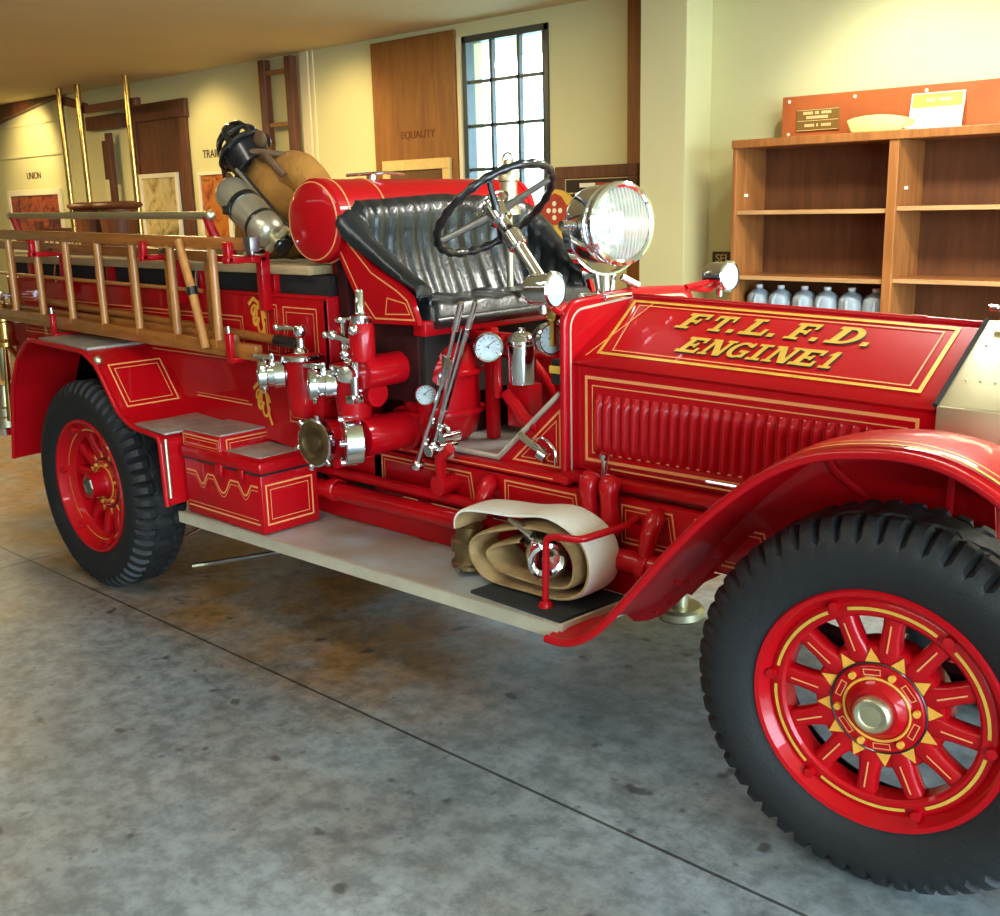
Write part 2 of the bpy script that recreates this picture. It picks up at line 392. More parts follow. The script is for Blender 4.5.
def text_obj(name, txt, size, o, u, w, matkey, parent=None, **k):
    me = text_mesh(txt, size, o, u, w, matkey, **k)
    if parent is not None:
        top = parent
        while top.parent is not None: top = top.parent
        if 'base_at' in top: me.transform(Matrix.Translation(-V(top['base_at'])))
    ob = bpy.data.objects.new(name, me); COL.objects.link(ob); ob.parent = parent
    return ob

def lerp_path(pts, n):
    """Catmull-Rom resample"""
    P = [V(p) for p in pts]; out = []
    m = len(P)
    for i in range(m - 1):
        p0 = P[max(i - 1, 0)]; p1 = P[i]; p2 = P[i + 1]; p3 = P[min(i + 2, m - 1)]
        for k in range(n):
            t = k / n
            out.append(.5 * ((2 * p1) + (p2 - p0) * t + (2 * p0 - 5 * p1 + 4 * p2 - p3) * t * t + (3 * p1 - p0 - 3 * p2 + p3) * t ** 3))
    out.append(P[-1]); return out

# ================================================================== FIRE ENGINE
ENG = thing('fire_engine', (1.77, YC, 0), 'antique red open-cab fire engine with gold lettering on its long hood', 'fire engine')
BASE = V(ENG['base_at'])
def part(mb, name, parent=ENG, **k): return mb.build(name, parent, **k)
def mirror_y(pts): return [(p[0], 2 * YC - p[1], p[2]) for p in pts]

# ---------- wheels
def tyre_mesh(R=.468):
    n = 54 * 4; mb = MB('rubber')
    prof = [(.292, .012, 0), (.300, -.004, 0), (.325, -.016, 0), (.352, -.024, 0), (.385, -.028, 0), (.410, -.025, 0), (.428, -.018, 1), (.446, -.006, 2), (.458, .006, 2), (R, .022, 2), (R, .048, 3),
            (R - .006, .052, 4), (R - .006, .060, 4), (R, .064, 5), (R, .100, 6), (R, .136, 5), (R - .006, .140, 4), (R - .006, .148, 4), (R, .152, 3), (R, .178, 2), (.458, .194, 2), (.446, .206, 2), (.428, .218, 1),
            (.410, .225, 0), (.385, .228, 0), (.352, .224, 0), (.325, .216, 0), (.300, .204, 0), (.292, .188, 0)]
    rows = []
    for i in range(n):
        a = 2 * PI * i / n; ph = i % 4; row = []
        for r, y, c in prof:
            rr = r; aa = a
            if c == 2 and ph == 0: rr = r - .024
            if c == 1 and ph == 0: rr = r - .013
            if c == 3 and ph == 0: rr = r - .007
            if c in (5, 6) and ((i // 2) % 4 == 0): rr = r - .005
            yy = y + (.006 if (i // 4) % 2 else -.006) if c in (4, 5) else y
            row.append((rr * math.sin(aa), yy, rr * math.cos(aa)))
        rows.append(row)
    mb.grid(rows, cu=True)
    return mb
def make_wheel(dish=.0, capout=.02, caps=True):
    mb = MB('red', 'stripe', 'gold')
    # outer rim with lip, felloe and inside
    mb.lathe([(.296, .012), (.302, -.004), (.297, -.012), (.286, -.010), (.276, .006), (.268, .018), (.262, .014), (.236, .014 + dish * .6), (.229, .020 + dish * .6), (.229, .075 + dish), (.262, .09 + dish), (.296, .11 + dish), (.296, .012)], (0, 0, 0), (0, 1, 0), 72)
    for k in range(6):                                  # clamp lugs on the rim
        a = PI / 6 + k * PI / 3
        c = V((.262 * math.sin(a), .010, .262 * math.cos(a)))
        mb.cyl(c - V((0, .012, 0)), c + V((0, .012, 0)), .012, n=12)
    mb.use(2)
    ypl = .0125 + dish * .3
    for k in range(6):
        a0 = k * PI / 3 + PI / 6 + .10; a1 = a0 + PI / 3 - .20
        ps = [(.250 * math.sin(a0 + (a1 - a0) * i / 12), ypl, .250 * math.cos(a0 + (a1 - a0) * i / 12)) for i in range(13)]
        mb.stripe(ps, (0, -1, 0), .008)
    w = mb.build('wheel')
    tyre_mesh().build('tire', w, smooth=30)
    for k in range(12):                                 # twelve spokes, each with a painted line
        a = k * PI / 6; sp = MB('red', 'stripe')
        X = Matrix.Rotation(a, 4, 'Y')
        sp.M = X
        y0 = .026 + dish; rows = []
        for r, hw, hd in ((.098, .027, .018), (.125, .031, .022), (.150, .0285, .024), (.172, .0245, .024), (.205, .0235, .024), (.238, .026, .022)):
            dy = -dish * .45 * (r - .098) / .14
            rows.append([(hw * math.copysign(abs(math.cos(t)) ** .6, math.cos(t)), y0 + .020 + dy + hd * math.copysign(abs(math.sin(t)) ** .6, math.sin(t)), r) for t in [2 * PI * j / 16 for j in range(16)]])
        sp.grid(rows, cv=True)
        sp.use(1); dy = -dish * .25
        sp.stripe([(0, y0 - .0045, .145), (0, y0 - .0045 + dy, .215)], (0, -1, 0), .004, lift=.003)
        sp.build('spoke', w)
    hb = MB('red', 'goldorn', 'black', 'stripe')
    y = .024 + dish
    hb.lathe([(0, y + .08), (.156, y + .08), (.156, y + .012), (.150, y + .004), (.112, y + .002), (.110, y - .004), (.106, y - .008), (.084, y - .008), (.080, y - .012), (.074, y - .010), (.062, y - .022), (.056, y - .030), (.054, y - .030 - dish), (.030, y - .032 - dish)], (0, 0, 0), (0, 1, 0), 48)
    hb.use(2); hb.torus((0, y - .002, 0), (0, 1, 0), .1125, .0028, 60, 6)
    hb.use(1)
    hb.torus((0, y - .011, 0), (0, 1, 0), .078, .0035, 48, 6)
    for k in range(6):
        a = k * PI / 3 + .25; c = V((.094 * math.sin(a), y - .008, .094 * math.cos(a)))
        hb.cyl(c + V((0, .004, 0)), c - V((0, .010, 0)), .0085, n=10)
    for k in range(12):                                 # painted points between the spokes
        a = k * PI / 6 + PI / 12; s = .115
        A = V((math.sin(a), 0, math.cos(a))); B = V((math.cos(a), 0, -math.sin(a))); o = V((0, y - .0005, 0))
        hb.poly([o + A * s - B * .018, o + A * s + B * .018, o + A * (s + .034)])
    hb.use(3)
    for k in range(6):
        a = k * PI / 3 + .25 + PI / 6
        ps = []
        for r, q in ((.088, -.22), (.088, .22), (.101, .20), (.101, -.20)):
            ps.append((r * math.sin(a + q), y - .0085, r * math.cos(a + q)))
        hb.stripe(ps, (0, -1, 0), .0025, True)
    hb.build('hub', w)
    cp = MB('steel' if dish else 'nickel')
    t = -capout
    cp.lathe([(.044, y - .020), (.046, t + .016), (.0445, t + .006), (.039, t), (.030, t), (.026, t + .003), (0, t + .002)], (0, 0, 0), (0, 1, 0), 6 if dish else 28)
    tag(cp.build('hub_cap', w), 'bare metal hub cap')
    return w
def place(o, loc, rot):
    o.parent = ENG; o.location = V(loc) - BASE; o.rotation_euler = rot
RW = make_wheel(.055, .012); FW = make_wheel(0, .030)
RW2 = copy_tree(RW); FW2 = copy_tree(FW)
HUBZ = .4666
FWC = (3.529, .141, HUBZ)
place(RW, (0, 0, HUBZ), (0, .12, 0)); place(FW, FWC, (.022, .10, .079))
place(RW2, (0, 2 * YC, HUBZ), (0, .3, PI)); place(FW2, (FWC[0], 2 * YC - FWC[1], HUBZ), (-.022, .2, PI + .06))

# ---------- chassis: rails, cross members, axles, springs
mb = MB('red', 'stripe', 'darkred')
for s in (0, 1):
    fy = (lambda y: y) if s == 0 else (lambda y: 2 * YC - y)
    y0, y1 = sorted((fy(.415), fy(.475)))
    mb.use(0); mb.box(-1.15, 1.5, y0, y1, .62, .76, .006); mb.box(1.45, 4.0, y0, y1, .60, .765, .006)
    mb.box(1.45, 2.4, *sorted((fy(.40), fy(.49))), .775, .800, .006)
    mb.box(2.36, 3.9, *sorted((fy(.42), fy(.49))), .785, .812, .006)
    if s == 0:
        mb.use(1); n = (0, -1, 0)
        for x0, x1 in ((1.50, 1.98), (2.12, 2.44), (2.60, 2.80), (2.86, 3.10)):
            mb.frame_stripes([(x0, .415, .628), (x1, .415, .628), (x1 - .02, .415, .745), (x0, .415, .745)], n, .006, .014, .003)
        mb.stripe([(1.5, .400, .787), (2.34, .400, .787)], n, .004)
mb.use(2)
for x in (-.9, -.1, .9, 1.6, 2.3, 2.9, 3.7): mb.box(x - .03, x + .03, .46, 1.12, .63, .74)
part(mb, 'chassis_frame')
mb = MB('red')
for s in (0, 1):
    ys = .345 if s == 0 else 2 * YC - .345
    mb.cyl((1.05, ys, .585), (2.86, ys, .600), .034, n=18); mb.cyl((1.05, ys + (.03 if s == 0 else -.03), .655), (2.05, ys + (.03 if s == 0 else -.03), .650), .020, n=14)
    for x in (1.30, 2.08, 2.74):
        mb.lathe([(.036, -.02), (.044, -.016), (.044, .016), (.036, .02)], (x, ys, .592), (1, 0, 0), 18)
    for x in (2.07, 2.74):                                      # cast hangers from the frame to the side tube
        yy = (lambda d: ys + d if s == 0 else ys - d)
        mb.tube(lerp_path([(x, yy(.066), .755), (x, yy(.03), .715), (x, yy(.0), .66), (x, yy(0), .60)], 4), [.012, .02, .028, .03, .03, .03, .028, .026, .024, .024, .024, .024, .024], 10)
part(mb, 'side_tube')
mb = MB('axle_and_shade', 'steel')
mb.tube([(0, .1, HUBZ), (0, 2 * YC - .1, HUBZ)], .05, 14); mb.sphere((0, YC, HUBZ), .17, 20)
mb.tube([(.0, YC, HUBZ), (1.3, YC, .55)], .035, 12)
part(mb, 'rear_axle')
mb = MB('darkred')
mb.tube([(FWC[0], .32, HUBZ), (FWC[0], .40, .44), (FWC[0], .5, .40), (FWC[0], 1.08, .40), (FWC[0], 1.18, .44), (FWC[0], 1.26, HUBZ)], .035, 10)
part(mb, 'front_axle')
for yy in (.44, 1.14):
    for xc, z in ((0, .50), (FWC[0], .44)):
        mb = MB('axle_and_shade')
        for i in range(5):
            h = .55 - i * .09
            ps = [(xc - h + 2 * h * k / 12, yy, z + .05 - i * .014 + .09 * ((k - 6) / 6 * h / .55) ** 2) for k in range(13)]
            mb.grid([[V(p) + V((0, -.03, 0)) for p in ps], [V(p) + V((0, .03, 0)) for p in ps], [V(p) + V((0, .03, -.011)) for p in ps], [V(p) + V((0, -.03, -.011)) for p in ps]], cu=True)
        part(mb, 'leaf_spring')
mb = MB('chrome')
mb.tube([(.15, .55, .22), (.26, .27, .205), (.30, .16, .20)], .009); part(mb, 'brake_rod'); mb = MB('chrome'); mb.tube([(.80, .50, .205), (.70, .30, .20), (.62, .10, .20)], .011)
part(mb, 'brake_rod')
mb = MB('nickel'); mb.cyl((2.40, 1.05, .13), (2.40, 1.05, .18), .09, n=24, bev=.012); mb.cyl((2.40, 1.05, .18), (2.40, 1.05, .42), .03); part(mb, 'drain_sump')

# ---------- running boards
for s in (0, 1):
    mb = MB('board', 'boardedge', 'blackmat', 'steel')
    P = [(.67, .045), (2.615, .092), (2.648, .405), (.67, .40)]
    P = P if s == 0 else [(x, 2 * YC - y) for x, y in P]
    mb.prism([(x, y, .442) for x, y in P], (0, 0, .018))
    mb.use(1)
    for i in ((0, 1), (1, 2)):
        a = V((*P[i[0]], 0)); b = V((*P[i[1]], 0)); d = (b - a).normalized(); q = V((d.y, -d.x, 0)) * (1 if s == 0 else -1)
        mb.prism([a + V((0, 0, .420)), a + V((0, 0, .462)), b + V((0, 0, .462)), b + V((0, 0, .420))], q * .010)
        mb.prism([a + V((0, 0, .4605)), a + q * .010 + V((0, 0, .4605)), b + q * .010 + V((0, 0, .4605)), b + V((0, 0, .4605))], V((0, 0, .004)))
    mb.use(2)
    Q = [(2.235, .118), (2.608, .104), (2.635, .385), (2.26, .392)]; Q = Q if s == 0 else [(x, 2 * YC - y) for x, y in Q]
    mb.prism([(x, y, .460) for x, y in Q], (0, 0, .010))
    part(mb, 'running_board')
for s in (0, 1):
    for x in (1.0, 1.7, 2.4):
        mb = MB('darkred'); a, b = (.10, .44) if s == 0 else (2 * YC - .44, 2 * YC - .10)
        mb.box(x - .02, x + .02, a, b, .415, .440, .004); mb.box(x - .02, x + .02, *((.42, .45) if s == 0 else (2 * YC - .45, 2 * YC - .42)), .42, .64)
        part(mb, 'board_bracket')

for s in (0, 1):
    mb = MB('red'); y0 = .405 if s == 0 else 2 * YC - .405; k = 1 if s == 0 else -1
    mb.prism([(.70, y0, .462), (2.66, y0, .462), (2.80, y0, .50), (2.95, y0, .60), (.70, y0, .60)], (0, .008 * k, 0)); part(mb, 'splash_apron')

# ---------- rear fenders: flat topped, stepping down to the board
FL = [(-.72, .495), (-.628, .850), (-.530, .998), (-.39, 1.094), (-.22, 1.087), (.115, 1.077), (.222, 1.028), (.368, .845), (.470, .795), (.680, .780), (.688, .500)]
def fillet(P, r=.05, k=4):
    out = [P[0]]
    for i in range(1, len(P) - 1):
        a, b, c = V((*P[i - 1], 0)), V((*P[i], 0)), V((*P[i + 1], 0))
        rr = min(r, (a - b).length * .45, (c - b).length * .45)
        p = b + (a - b).normalized() * rr; q = b + (c - b).normalized() * rr
        for j in range(k + 1):
            t = j / k; z = p * (1 - t) ** 2 + b * 2 * t * (1 - t) + q * t * t; out.append((z.x, z.y))
    out.append(P[-1]); return out
for s in (0, 1):
    fy = (lambda y: y) if s == 0 else (lambda y: 2 * YC - y)
    C = fillet(FL, .035)
    mb = MB('red', 'stripe', 'plate', 'nickel')
    rows = [[(x, fy(-.02), z) for x, z in C], [(x, fy(.13), z + .004) for x, z in C], [(x, fy(.285), z) for x, z in C]]
    mb.sheet(rows, .006 * (1 if s == 0 else -1))
    mb.tube([(x, fy(-.02), z) for x, z in C], .011, 10)
    # inner skirt closing the wheel house
    sk = [(x, fy(.285), z) for x, z in C]; sk = sk + [(.688, fy(.285), .76), (-.70, fy(.285), .76)]
    mb.prism([p for p in sk if p[2] > .7], (0, .006 if s == 0 else -.006, 0))
    mb.use(1)
    def on(t, x0z0, x1z1): return (x0z0[0] + (x1z1[0] - x0z0[0]) * t, x0z0[1] + (x1z1[1] - x0z0[1]) * t)
    a, b = (.232, 1.018), (.360, .857); nn = V((.14, 0, .112)).normalized()
    ring = [(a[0], fy(.025), a[1]), (a[0], fy(.262), a[1]), (b[0], fy(.262), b[1]), (b[0], fy(.025), b[1])]
    ring = [V(p) + nn * .007 for p in ring]
    mb.frame_stripes(ring, nn, .007, .02, .004)
    mb.use(2)
    mb.box(-.35, .11, *sorted((fy(.005), fy(.275))), 1.083, 1.096, .003, Matrix.Rotation(.028, 3, 'Y'))
    mb.box(.45, .685, *sorted((fy(.0), fy(.40))), .790, .800, .003, Matrix.Rotation(.05, 3, 'Y'))
    mb.use(3); mb.sphere((.215, fy(-.005), 1.045), .020, 12); mb.cyl((.685, fy(.0), .53), (.685, fy(.0), .77), .008)
    part(mb, 'rear_fender')

# ---------- step box and tool box on the board
def stripes_front(mb, x0, x1, y, z0, z1):
    mb.frame_stripes([(x0, y, z0), (x1, y, z0), (x1, y, z1), (x0, y, z1)], (0, -1, 0), .007, .018, .004)
mb = MB('red', 'stripe', 'plate')
mb.box(.700, .96, .07, .40, .462, .800, .006)
mb.use(1); mb.frame_stripes([(.705, .07, .74), (.955, .07, .74), (.955, .07, .785), (.705, .07, .785)], (0, -1, 0), .006, .012, .003)
mb.frame_stripes([(.96, .10, .70), (.96, .37, .70), (.96, .37, .785), (.96, .10, .785)], (1, 0, 0), .006, .014, .003)
mb.use(2); mb.box(.703, .955, .075, .395, .798, .806)
part(mb, 'step_box')
mb = MB('red', 'stripe')
X0, X1, Y0, Y1, Z0, Z1 = .705, 1.225, .062, .320, .464, .690
mb.box(X0, X1, Y0, Y1, Z0, Z1, .006)
mb.use(1)
n = (0, -1, 0); y = Y0
pts = [(X0 + .015, y, .645), (X0 + .07, y, .645)]
for cx, r in ((.83, .030), (.97, .045), (1.12, .030)):
    pts += [(cx - r - .012, y, .645), (cx - r, y, .630)] + [(cx - r + 2 * r * i / 8, y, .630 - r * math.sin(PI * i / 8)) for i in range(1, 8)] + [(cx + r, y, .630), (cx + r + .012, y, .645)]
pts += [(X1 - .02, y, .645)]
mb.stripe(pts, n, .007); mb.stripe([(p[0], p[1], p[2] - .016) for p in pts], n, .003)
mb.stripe([(X0 + .015, y, .500), (X1 - .02, y, .500)], n, .007); mb.stripe([(X0 + .015, y, .516), (X1 - .03, y, .516)], n, .003)
mb.frame_stripes([(X1, Y0 + .02, .500), (X1, Y1 - .03, .500), (X1, Y1 - .03, .650), (X1, Y0 + .02, .650)], (1, 0, 0), .007, .018, .003)
tb = part(mb, 'tool_box')
mb = MB('red', 'plate', 'black'); mb.box(X0 - .006, X1 + .012, Y0 - .012, Y1 + .006, .695, .742, .014); mb.use(1); mb.box(X0 + .03, X1 - .05, Y0 + .035, Y1 - .02, .741, .746, .002)
mb.use(2); mb.box(X0, X1 + .004, Y0 - .004, Y1, .688, .697)
part(mb, 'lid', tb)
mb = MB('red'); mb.box(.95, .99, Y0 - .018, Y0 - .004, .655, .70, .004); part(mb, 'hasp', tb); mb = MB('red'); mb.box(1.10, 1.13, Y0 - .016, Y0 - .004, .665, .70, .004); part(mb, 'hasp', tb)

# ---------- front fenders
LIP = [(2.60, .430), (2.656, .432), (2.72, .455), (2.794, .513), (2.90, .636), (3.008, .767), (3.111, .879), (3.213, .972), (3.304, 1.036), (3.396, 1.078), (3.497, 1.099), (3.593, 1.106), (3.673, 1.096), (3.735, 1.074), (3.80, 1.037), (3.87, .98), (3.94, .90), (4.00, .80), (4.03, .72)]
for s in (0, 1):
    fy = (lambda y: y) if s == 0 else (lambda y: 2 * YC - y)
    L3 = lerp_path([(x, 0, z) for x, z in LIP], 3)
    def crown(k, d):                                       # push outward along the profile's own normal
        a = L3[max(k - 1, 0)]; b = L3[min(k + 1, len(L3) - 1)]; t = (b - a).normalized(); nrm = V((-t.z, 0, t.x))
        return L3[k] + nrm * d
    mb = MB('red', 'gold', 'stripe')
    secs = [(.05, 0), (.075, .010), (.12, .018), (.20, .022), (.28, .016), (.33, .004), (.36, -.004)]
    rows = [[(crown(k, d).x, fy(y), crown(k, d).z) for k in range(len(L3))] for y, d in secs]
    mb.sheet(rows, .005 * (1 if s == 0 else -1))
    mb.tube([(p.x, fy(.05), p.z) for p in L3], .012, 10)
    # inner valance from the crown down to the frame, with a bolted lower flange
    up = [(crown(k, -.004).x, fy(.36), crown(k, -.004).z) for k in range(10, 37)]
    lo = []
    for p in up:
        x = p[0]; zb = .765 if x > 3.0 else .765 - (3.0 - x) * .72
        zb = min(zb, p[2] - .03); lo.append((x + .02, fy(.415), zb))
    mb.sheet([up, lo], .005 * (1 if s == 0 else -1))
    mb.tube([(3.27, fy(.34), 1.03), (3.30, fy(.36), .97), (3.45, fy(.40), .85)], .011, 8)
    mb.tube([(3.585, fy(.36), 1.09), (3.575, fy(.38), .86)], .013, 8)
    inn = [(crown(k, -.004).x, fy(.36), crown(k, -.004).z) for k in range(3, 15)]
    mb.sheet([inn, [(x + .012, fy(.385), z - .030) for x, y, z in inn]], .005)
    for x, y, z in inn[2:-1:2]: mb.sphere((x + .010, fy(.372), z - .017), .009, 8)
    for yy, w, mi in ((.085, .010, 1), (.104, .005, 1)):
        mb.use(mi); ps = []
        d = .0115 if yy < .1 else .0155
        for k in range(20, 52): p = crown(k, d + .006); ps.append((p.x, fy(yy), p.z))
        a = [V(p) + V((0, -w / 2, 0)) for p in ps]; b = [V(p) + V((0, w / 2, 0)) for p in ps]; mb.grid([a, b])
    part(mb, 'front_fender')

# ---------- hood
HR, HF = 2.372, 3.492                       # rear and front of the hood
def hoodpt(x, v):                           # v: 0 = hinge line at the shoulder, 1 = ridge
    t = (x - HR) / (HF - HR)
    y0 = .470 + .020 * t; z0 = 1.168 - .029 * t; z1 = 1.335 - .030 * t
    return V((x, y0 + (YC - y0) * v, z0 + (z1 - z0) * v))
HN = V((0, -(1.335 - 1.168), YC - .47)).normalized()
mb = MB('red', 'gold', 'stripe', 'darkred', 'chrome')
for s in (0, 1):
    mk = (lambda p: p) if s == 0 else (lambda p: V((p.x, 2 * YC - p.y, p.z)))
    xs = [HR + (HF - HR) * i / 8 for i in range(9)]
    # sloped panel with softly rolled shoulder
    vs = [1.0, .92, .5, .08, .0]
    rows = [[mk(hoodpt(x, v) + HN * (.004 if 0 < v < 1 else 0)) for x in xs] for v in vs]
    rows.append([mk(hoodpt(x, 0) + V((0, -.010, -.012))) for x in xs]); rows.append([mk(hoodpt(x, 0) + V((0, .004, -.024))) for x in xs])
    rows.append([mk(V((x, hoodpt(x, 0).y + .006, 1.10))) for x in xs]); rows.append([mk(V((x, hoodpt(x, 0).y + .006, .815))) for x in xs])
    mb.use(0); mb.grid(rows)
    if s == 0:
        mb.use(1); lift = HN * .0045
        ring = [hoodpt(HR + .075, .10) + lift, hoodpt(HF - .055, .10) + lift, hoodpt(HF - .055, .90) + lift, hoodpt(HR + .03, .90) + lift]
        mb.stripe(ring, HN, .012, True)
        mb.use(2)
        ring = [hoodpt(HR + .115, .155) + lift, hoodpt(HF - .085, .155) + lift, hoodpt(HF - .085, .84) + lift, hoodpt(HR + .06, .84) + lift]
        mb.stripe(ring, HN, .005, True)
        mb.stripe([hoodpt(HR + .04, .04) + lift, hoodpt(HR + .105, .9) + lift], HN, .006)
        # side panel stripes
        yS = lambda x: hoodpt(x, 0).y + .006
        q = [(HR + .045, 1.112), (HF - .045, 1.094), (HF - .045, .850), (HR + .045, .850)]
        mb.frame_stripes([(x, yS(x), z) for x, z in q], (0, -1, 0), .010, .024, .004)
        mb.use(0)
        nL = 29
        for i in range(nL):                                # pressed louvres
            x = 2.462 + (3.425 - 2.462) * i / (nL - 1); g = []
            for j in range(11):
                z = .868 + (1.060 - .868) * j / 10; t = min(1, min(j, 10 - j) / 1.6); t = math.sin(t * PI / 2)
                g.append([(x - .013 + .028 * u / 6, yS(x) - .0005 - .015 * t * (math.sin(PI * (u / 6) ** .75)), z) for u in range(7)])
            mb.grid(g)
        mb.use(3); mb.box(HR + .03, HF, yS(3) - .012, yS(3) + .02, .820, .842, .004)
        mb.use(2); mb.stripe([(HR + .14, yS(3) - .012, .831), (3.05, yS(3) - .012, .831)], (0, -1, 0), .006)
        mb.use(4); mb.tube([(2.86, yS(3) - .016, .848), (2.98, yS(3) - .016, .848)], .006, 8)
mb.use(0); mb.tube([hoodpt(HR, 1), hoodpt(HF, 1)], .010, 10)
mb.cyl((3.30, YC, 1.31), (3.34, YC, 1.31), .012)
HOOD = part(mb, 'hood')

# gold slab letters with a dark edge, on the sloped panel
def glyph(ch):
    S = .26; B = .17
    R = lambda a, b, c, d: [(a, b), (c, b), (c, d), (a, d)]
    if ch == 'F': return [R(.14, 0, .14 + S, 1), R(.0, 1 - B, .95, 1), R(.3, .42, .72, .57), R(0, 0, .58, B * .8), R(.80, .66, .95, 1), R(.60, .34, .72, .66)]
    if ch == 'E': return [R(.14, 0, .14 + S, 1), R(.0, 1 - B, .95, 1), R(.3, .42, .70, .57), R(0, 0, .98, B), R(.80, .68, .95, 1), R(.83, 0, .98, .34), R(.58, .35, .70, .65)]
    if ch == 'T': return [R(.37, 0, .37 + S, 1), R(0, 1 - B, 1, 1), R(.2, 0, .8, B * .8), R(0, .64, .14, 1), R(.86, .64, 1, 1)]
    if ch == 'L': return [R(.14, 0, .14 + S, 1), R(0, 0, .98, B), R(0, 1 - B * .8, .56, 1), R(.82, 0, .98, .42)]
    if ch == 'I': return [R(.22, 0, .22 + S, 1), R(0, 0, .70, B * .8), R(0, 1 - B * .8, .70, 1)]
    if ch == '1': return [R(.22, 0, .22 + S, 1), R(.05, 0, .66, B * .8), [(.0, .72), (.24, 1), (.30, 1), (.30, .78)]]
    if ch == 'N': return [R(.10, 0, .27, 1), R(.78, 0, .95, 1), [(.10, 1), (.38, 1), (.95, 0), (.67, 0)], R(0, 0, .40, B * .7), R(.65, 1 - B * .7, 1.06, 1), R(0, 1 - B * .7, .3, 1)]
    if ch == '.': return [R(0, 0, .28, .22)]
    if ch in 'DG':
        o, n = [], 14
        if ch == 'D':
            polys = [R(.12, 0, .12 + S, 1), R(0, 0, .5, B * .9), R(0, 1 - B * .9, .5, 1)]
            a0, a1, cx = -PI / 2, PI / 2, .45
        else:
            polys = [R(.55, .36, 1.0, .50), R(.74, .06, .96, .50), R(.80, .70, .95, .98)]; a0, a1, cx = PI * .22, PI * 1.72, .5
        for i in range(n):
            t0 = a0 + (a1 - a0) * i / n; t1 = a0 + (a1 - a0) * (i + 1) / n
            p = lambda t, rx, ry: (cx + rx * math.cos(t), .5 + ry * math.sin(t))
            polys.append([p(t0, .28, .36), p(t0, .52, .5), p(t1, .52, .5), p(t1, .28, .36)])
        return polys
    return []
ROWS = [[('F', 2.622, .080), ('T', 2.724, .068), ('.', 2.800, .07), ('L', 2.840, .080), ('.', 2.932, .07), ('F', 2.985, .074), ('.', 3.064, .07), ('D', 3.108, .090), ('.', 3.212, .07)],
        [('E', 2.690, .070), ('N', 2.768, .074), ('G', 2.850, .064), ('I', 2.924, .060), ('N', 2.974, .074), ('E', 3.054, .072), ('1', 3.140, .056)]]
VB = [(.56, .79), (.235, .455)]
for ri, row in enumerate(ROWS):
    for ch, x0, w in row:
        mb = MB('gold', 'shade'); v0, v1 = VB[ri]
        for layer, (ox, ov, lift) in enumerate(((0, 0, .0075), (.004, -.015, .0060))):
            mb.use(layer)
            for pl in glyph(ch):
                mb.poly([hoodpt(x0 + ox + (px + .30 * py) * w, v0 + ov + py * (v1 - v0)) + HN * lift for px, py in pl])
        tag(part(mb, 'lettering', HOOD, smooth=0), 'gold slab letter with dark edge')
# hood catches at the rear lower corner
mb = MB('chrome', 'red')
mb.cyl((2.52, .43, .80), (2.525, .43, .885), .010); mb.cyl((2.52, .43, .875), (2.525, .43, .89), .016)
mb.use(1); mb.box(2.50, 2.55, .425, .47, .78, .80, .004)
part(mb, 'hood_catch', HOOD)
mb = MB('red')
for dx in (0, .075):
    mb.tube(lerp_path([(2.50 + dx, .40, .825), (2.505 + dx, .375, .80), (2.51 + dx, .37, .74), (2.51 + dx, .385, .66)], 4), [.022, .030, .034, .034, .033, .030, .027, .026, .027, .03, .032, .032, .03], 12)
part(mb, 'frame_bracket')

# ---------- firewall
mb = MB('red', 'boardedge', 'stripe')
fx = 2.350
pr = [(.435, .62), (.435, 1.27)] + [(.500 - .065 * math.cos(t * PI / 2 / 6), 1.275 + .062 * math.sin(t * PI / 2 / 6)) for t in range(1, 7)] + [(YC, 1.352)]
full = pr + [(2 * YC - y, z) for y, z in pr[::-1][1:]]
mb.prism([(fx, y, z) for y, z in full], (.022, 0, 0))
mb.tube([(fx + .011, y, z) for y, z in full], .013, 10)
mb.use(1)
mb.stripe([(fx + .0225, y + (.018 if y < YC else -.018), z - (.018 if z > 1.25 else 0)) for y, z in full], (1, 0, 0), .008)
part(mb, 'firewall')
# dash brace rod at the far corner
mb = MB('red', 'chrome'); mb.tube([(2.37, 1.10, 1.34), (2.38, 1.16, 1.345), (2.40, 1.20, 1.352)], .011); part(mb, 'cowl_rod')

# ---------- radiator
mb = MB('nickel', 'dark', 'red')
rp = [(.474, .66), (.474, 1.140), (YC, 1.318), (2 * YC - .474, 1.140), (2 * YC - .474, .66)]
mb.prism([(3.497, y, z) for y, z in rp], (.165, 0, 0), .004)
mb.prism([(3.655, YC + (y - YC) * 1.03, z + (.008 if z > 1.1 else 0)) for y, z in rp], (.022, 0, 0), .006)
mb.use(1); mb.prism([(3.678, YC + (y - YC) * .84, .72 if z < .7 else z - .05) for y, z in rp], (.003, 0, 0))
mb.use(1); mb.tube([(3.4945, y, z) for y, z in rp[1:4]], .0065, 8)
mb.use(0)
for i in range(4):
    for j in range(2):
        x = 3.53 + .035 * i; v = .3 + .4 * j; y = .474 + (YC - .474) * v; z = 1.140 + .178 * v
        mb.sphere((x, y, z), .004, 8)
RAD = part(mb, 'radiator')
mb = MB('chrome'); mb.cyl((3.58, YC, 1.30), (3.58, YC, 1.345), .05, n=24, bev=.004); mb.cyl((3.58, YC, 1.345), (3.58, YC, 1.362), .062, n=8, bev=.004); mb.tube([(3.50, YC, 1.35), (3.66, YC, 1.35)], .008); mb.sphere((3.58, YC, 1.37), .025, 12); part(mb, 'radiator_cap', RAD)

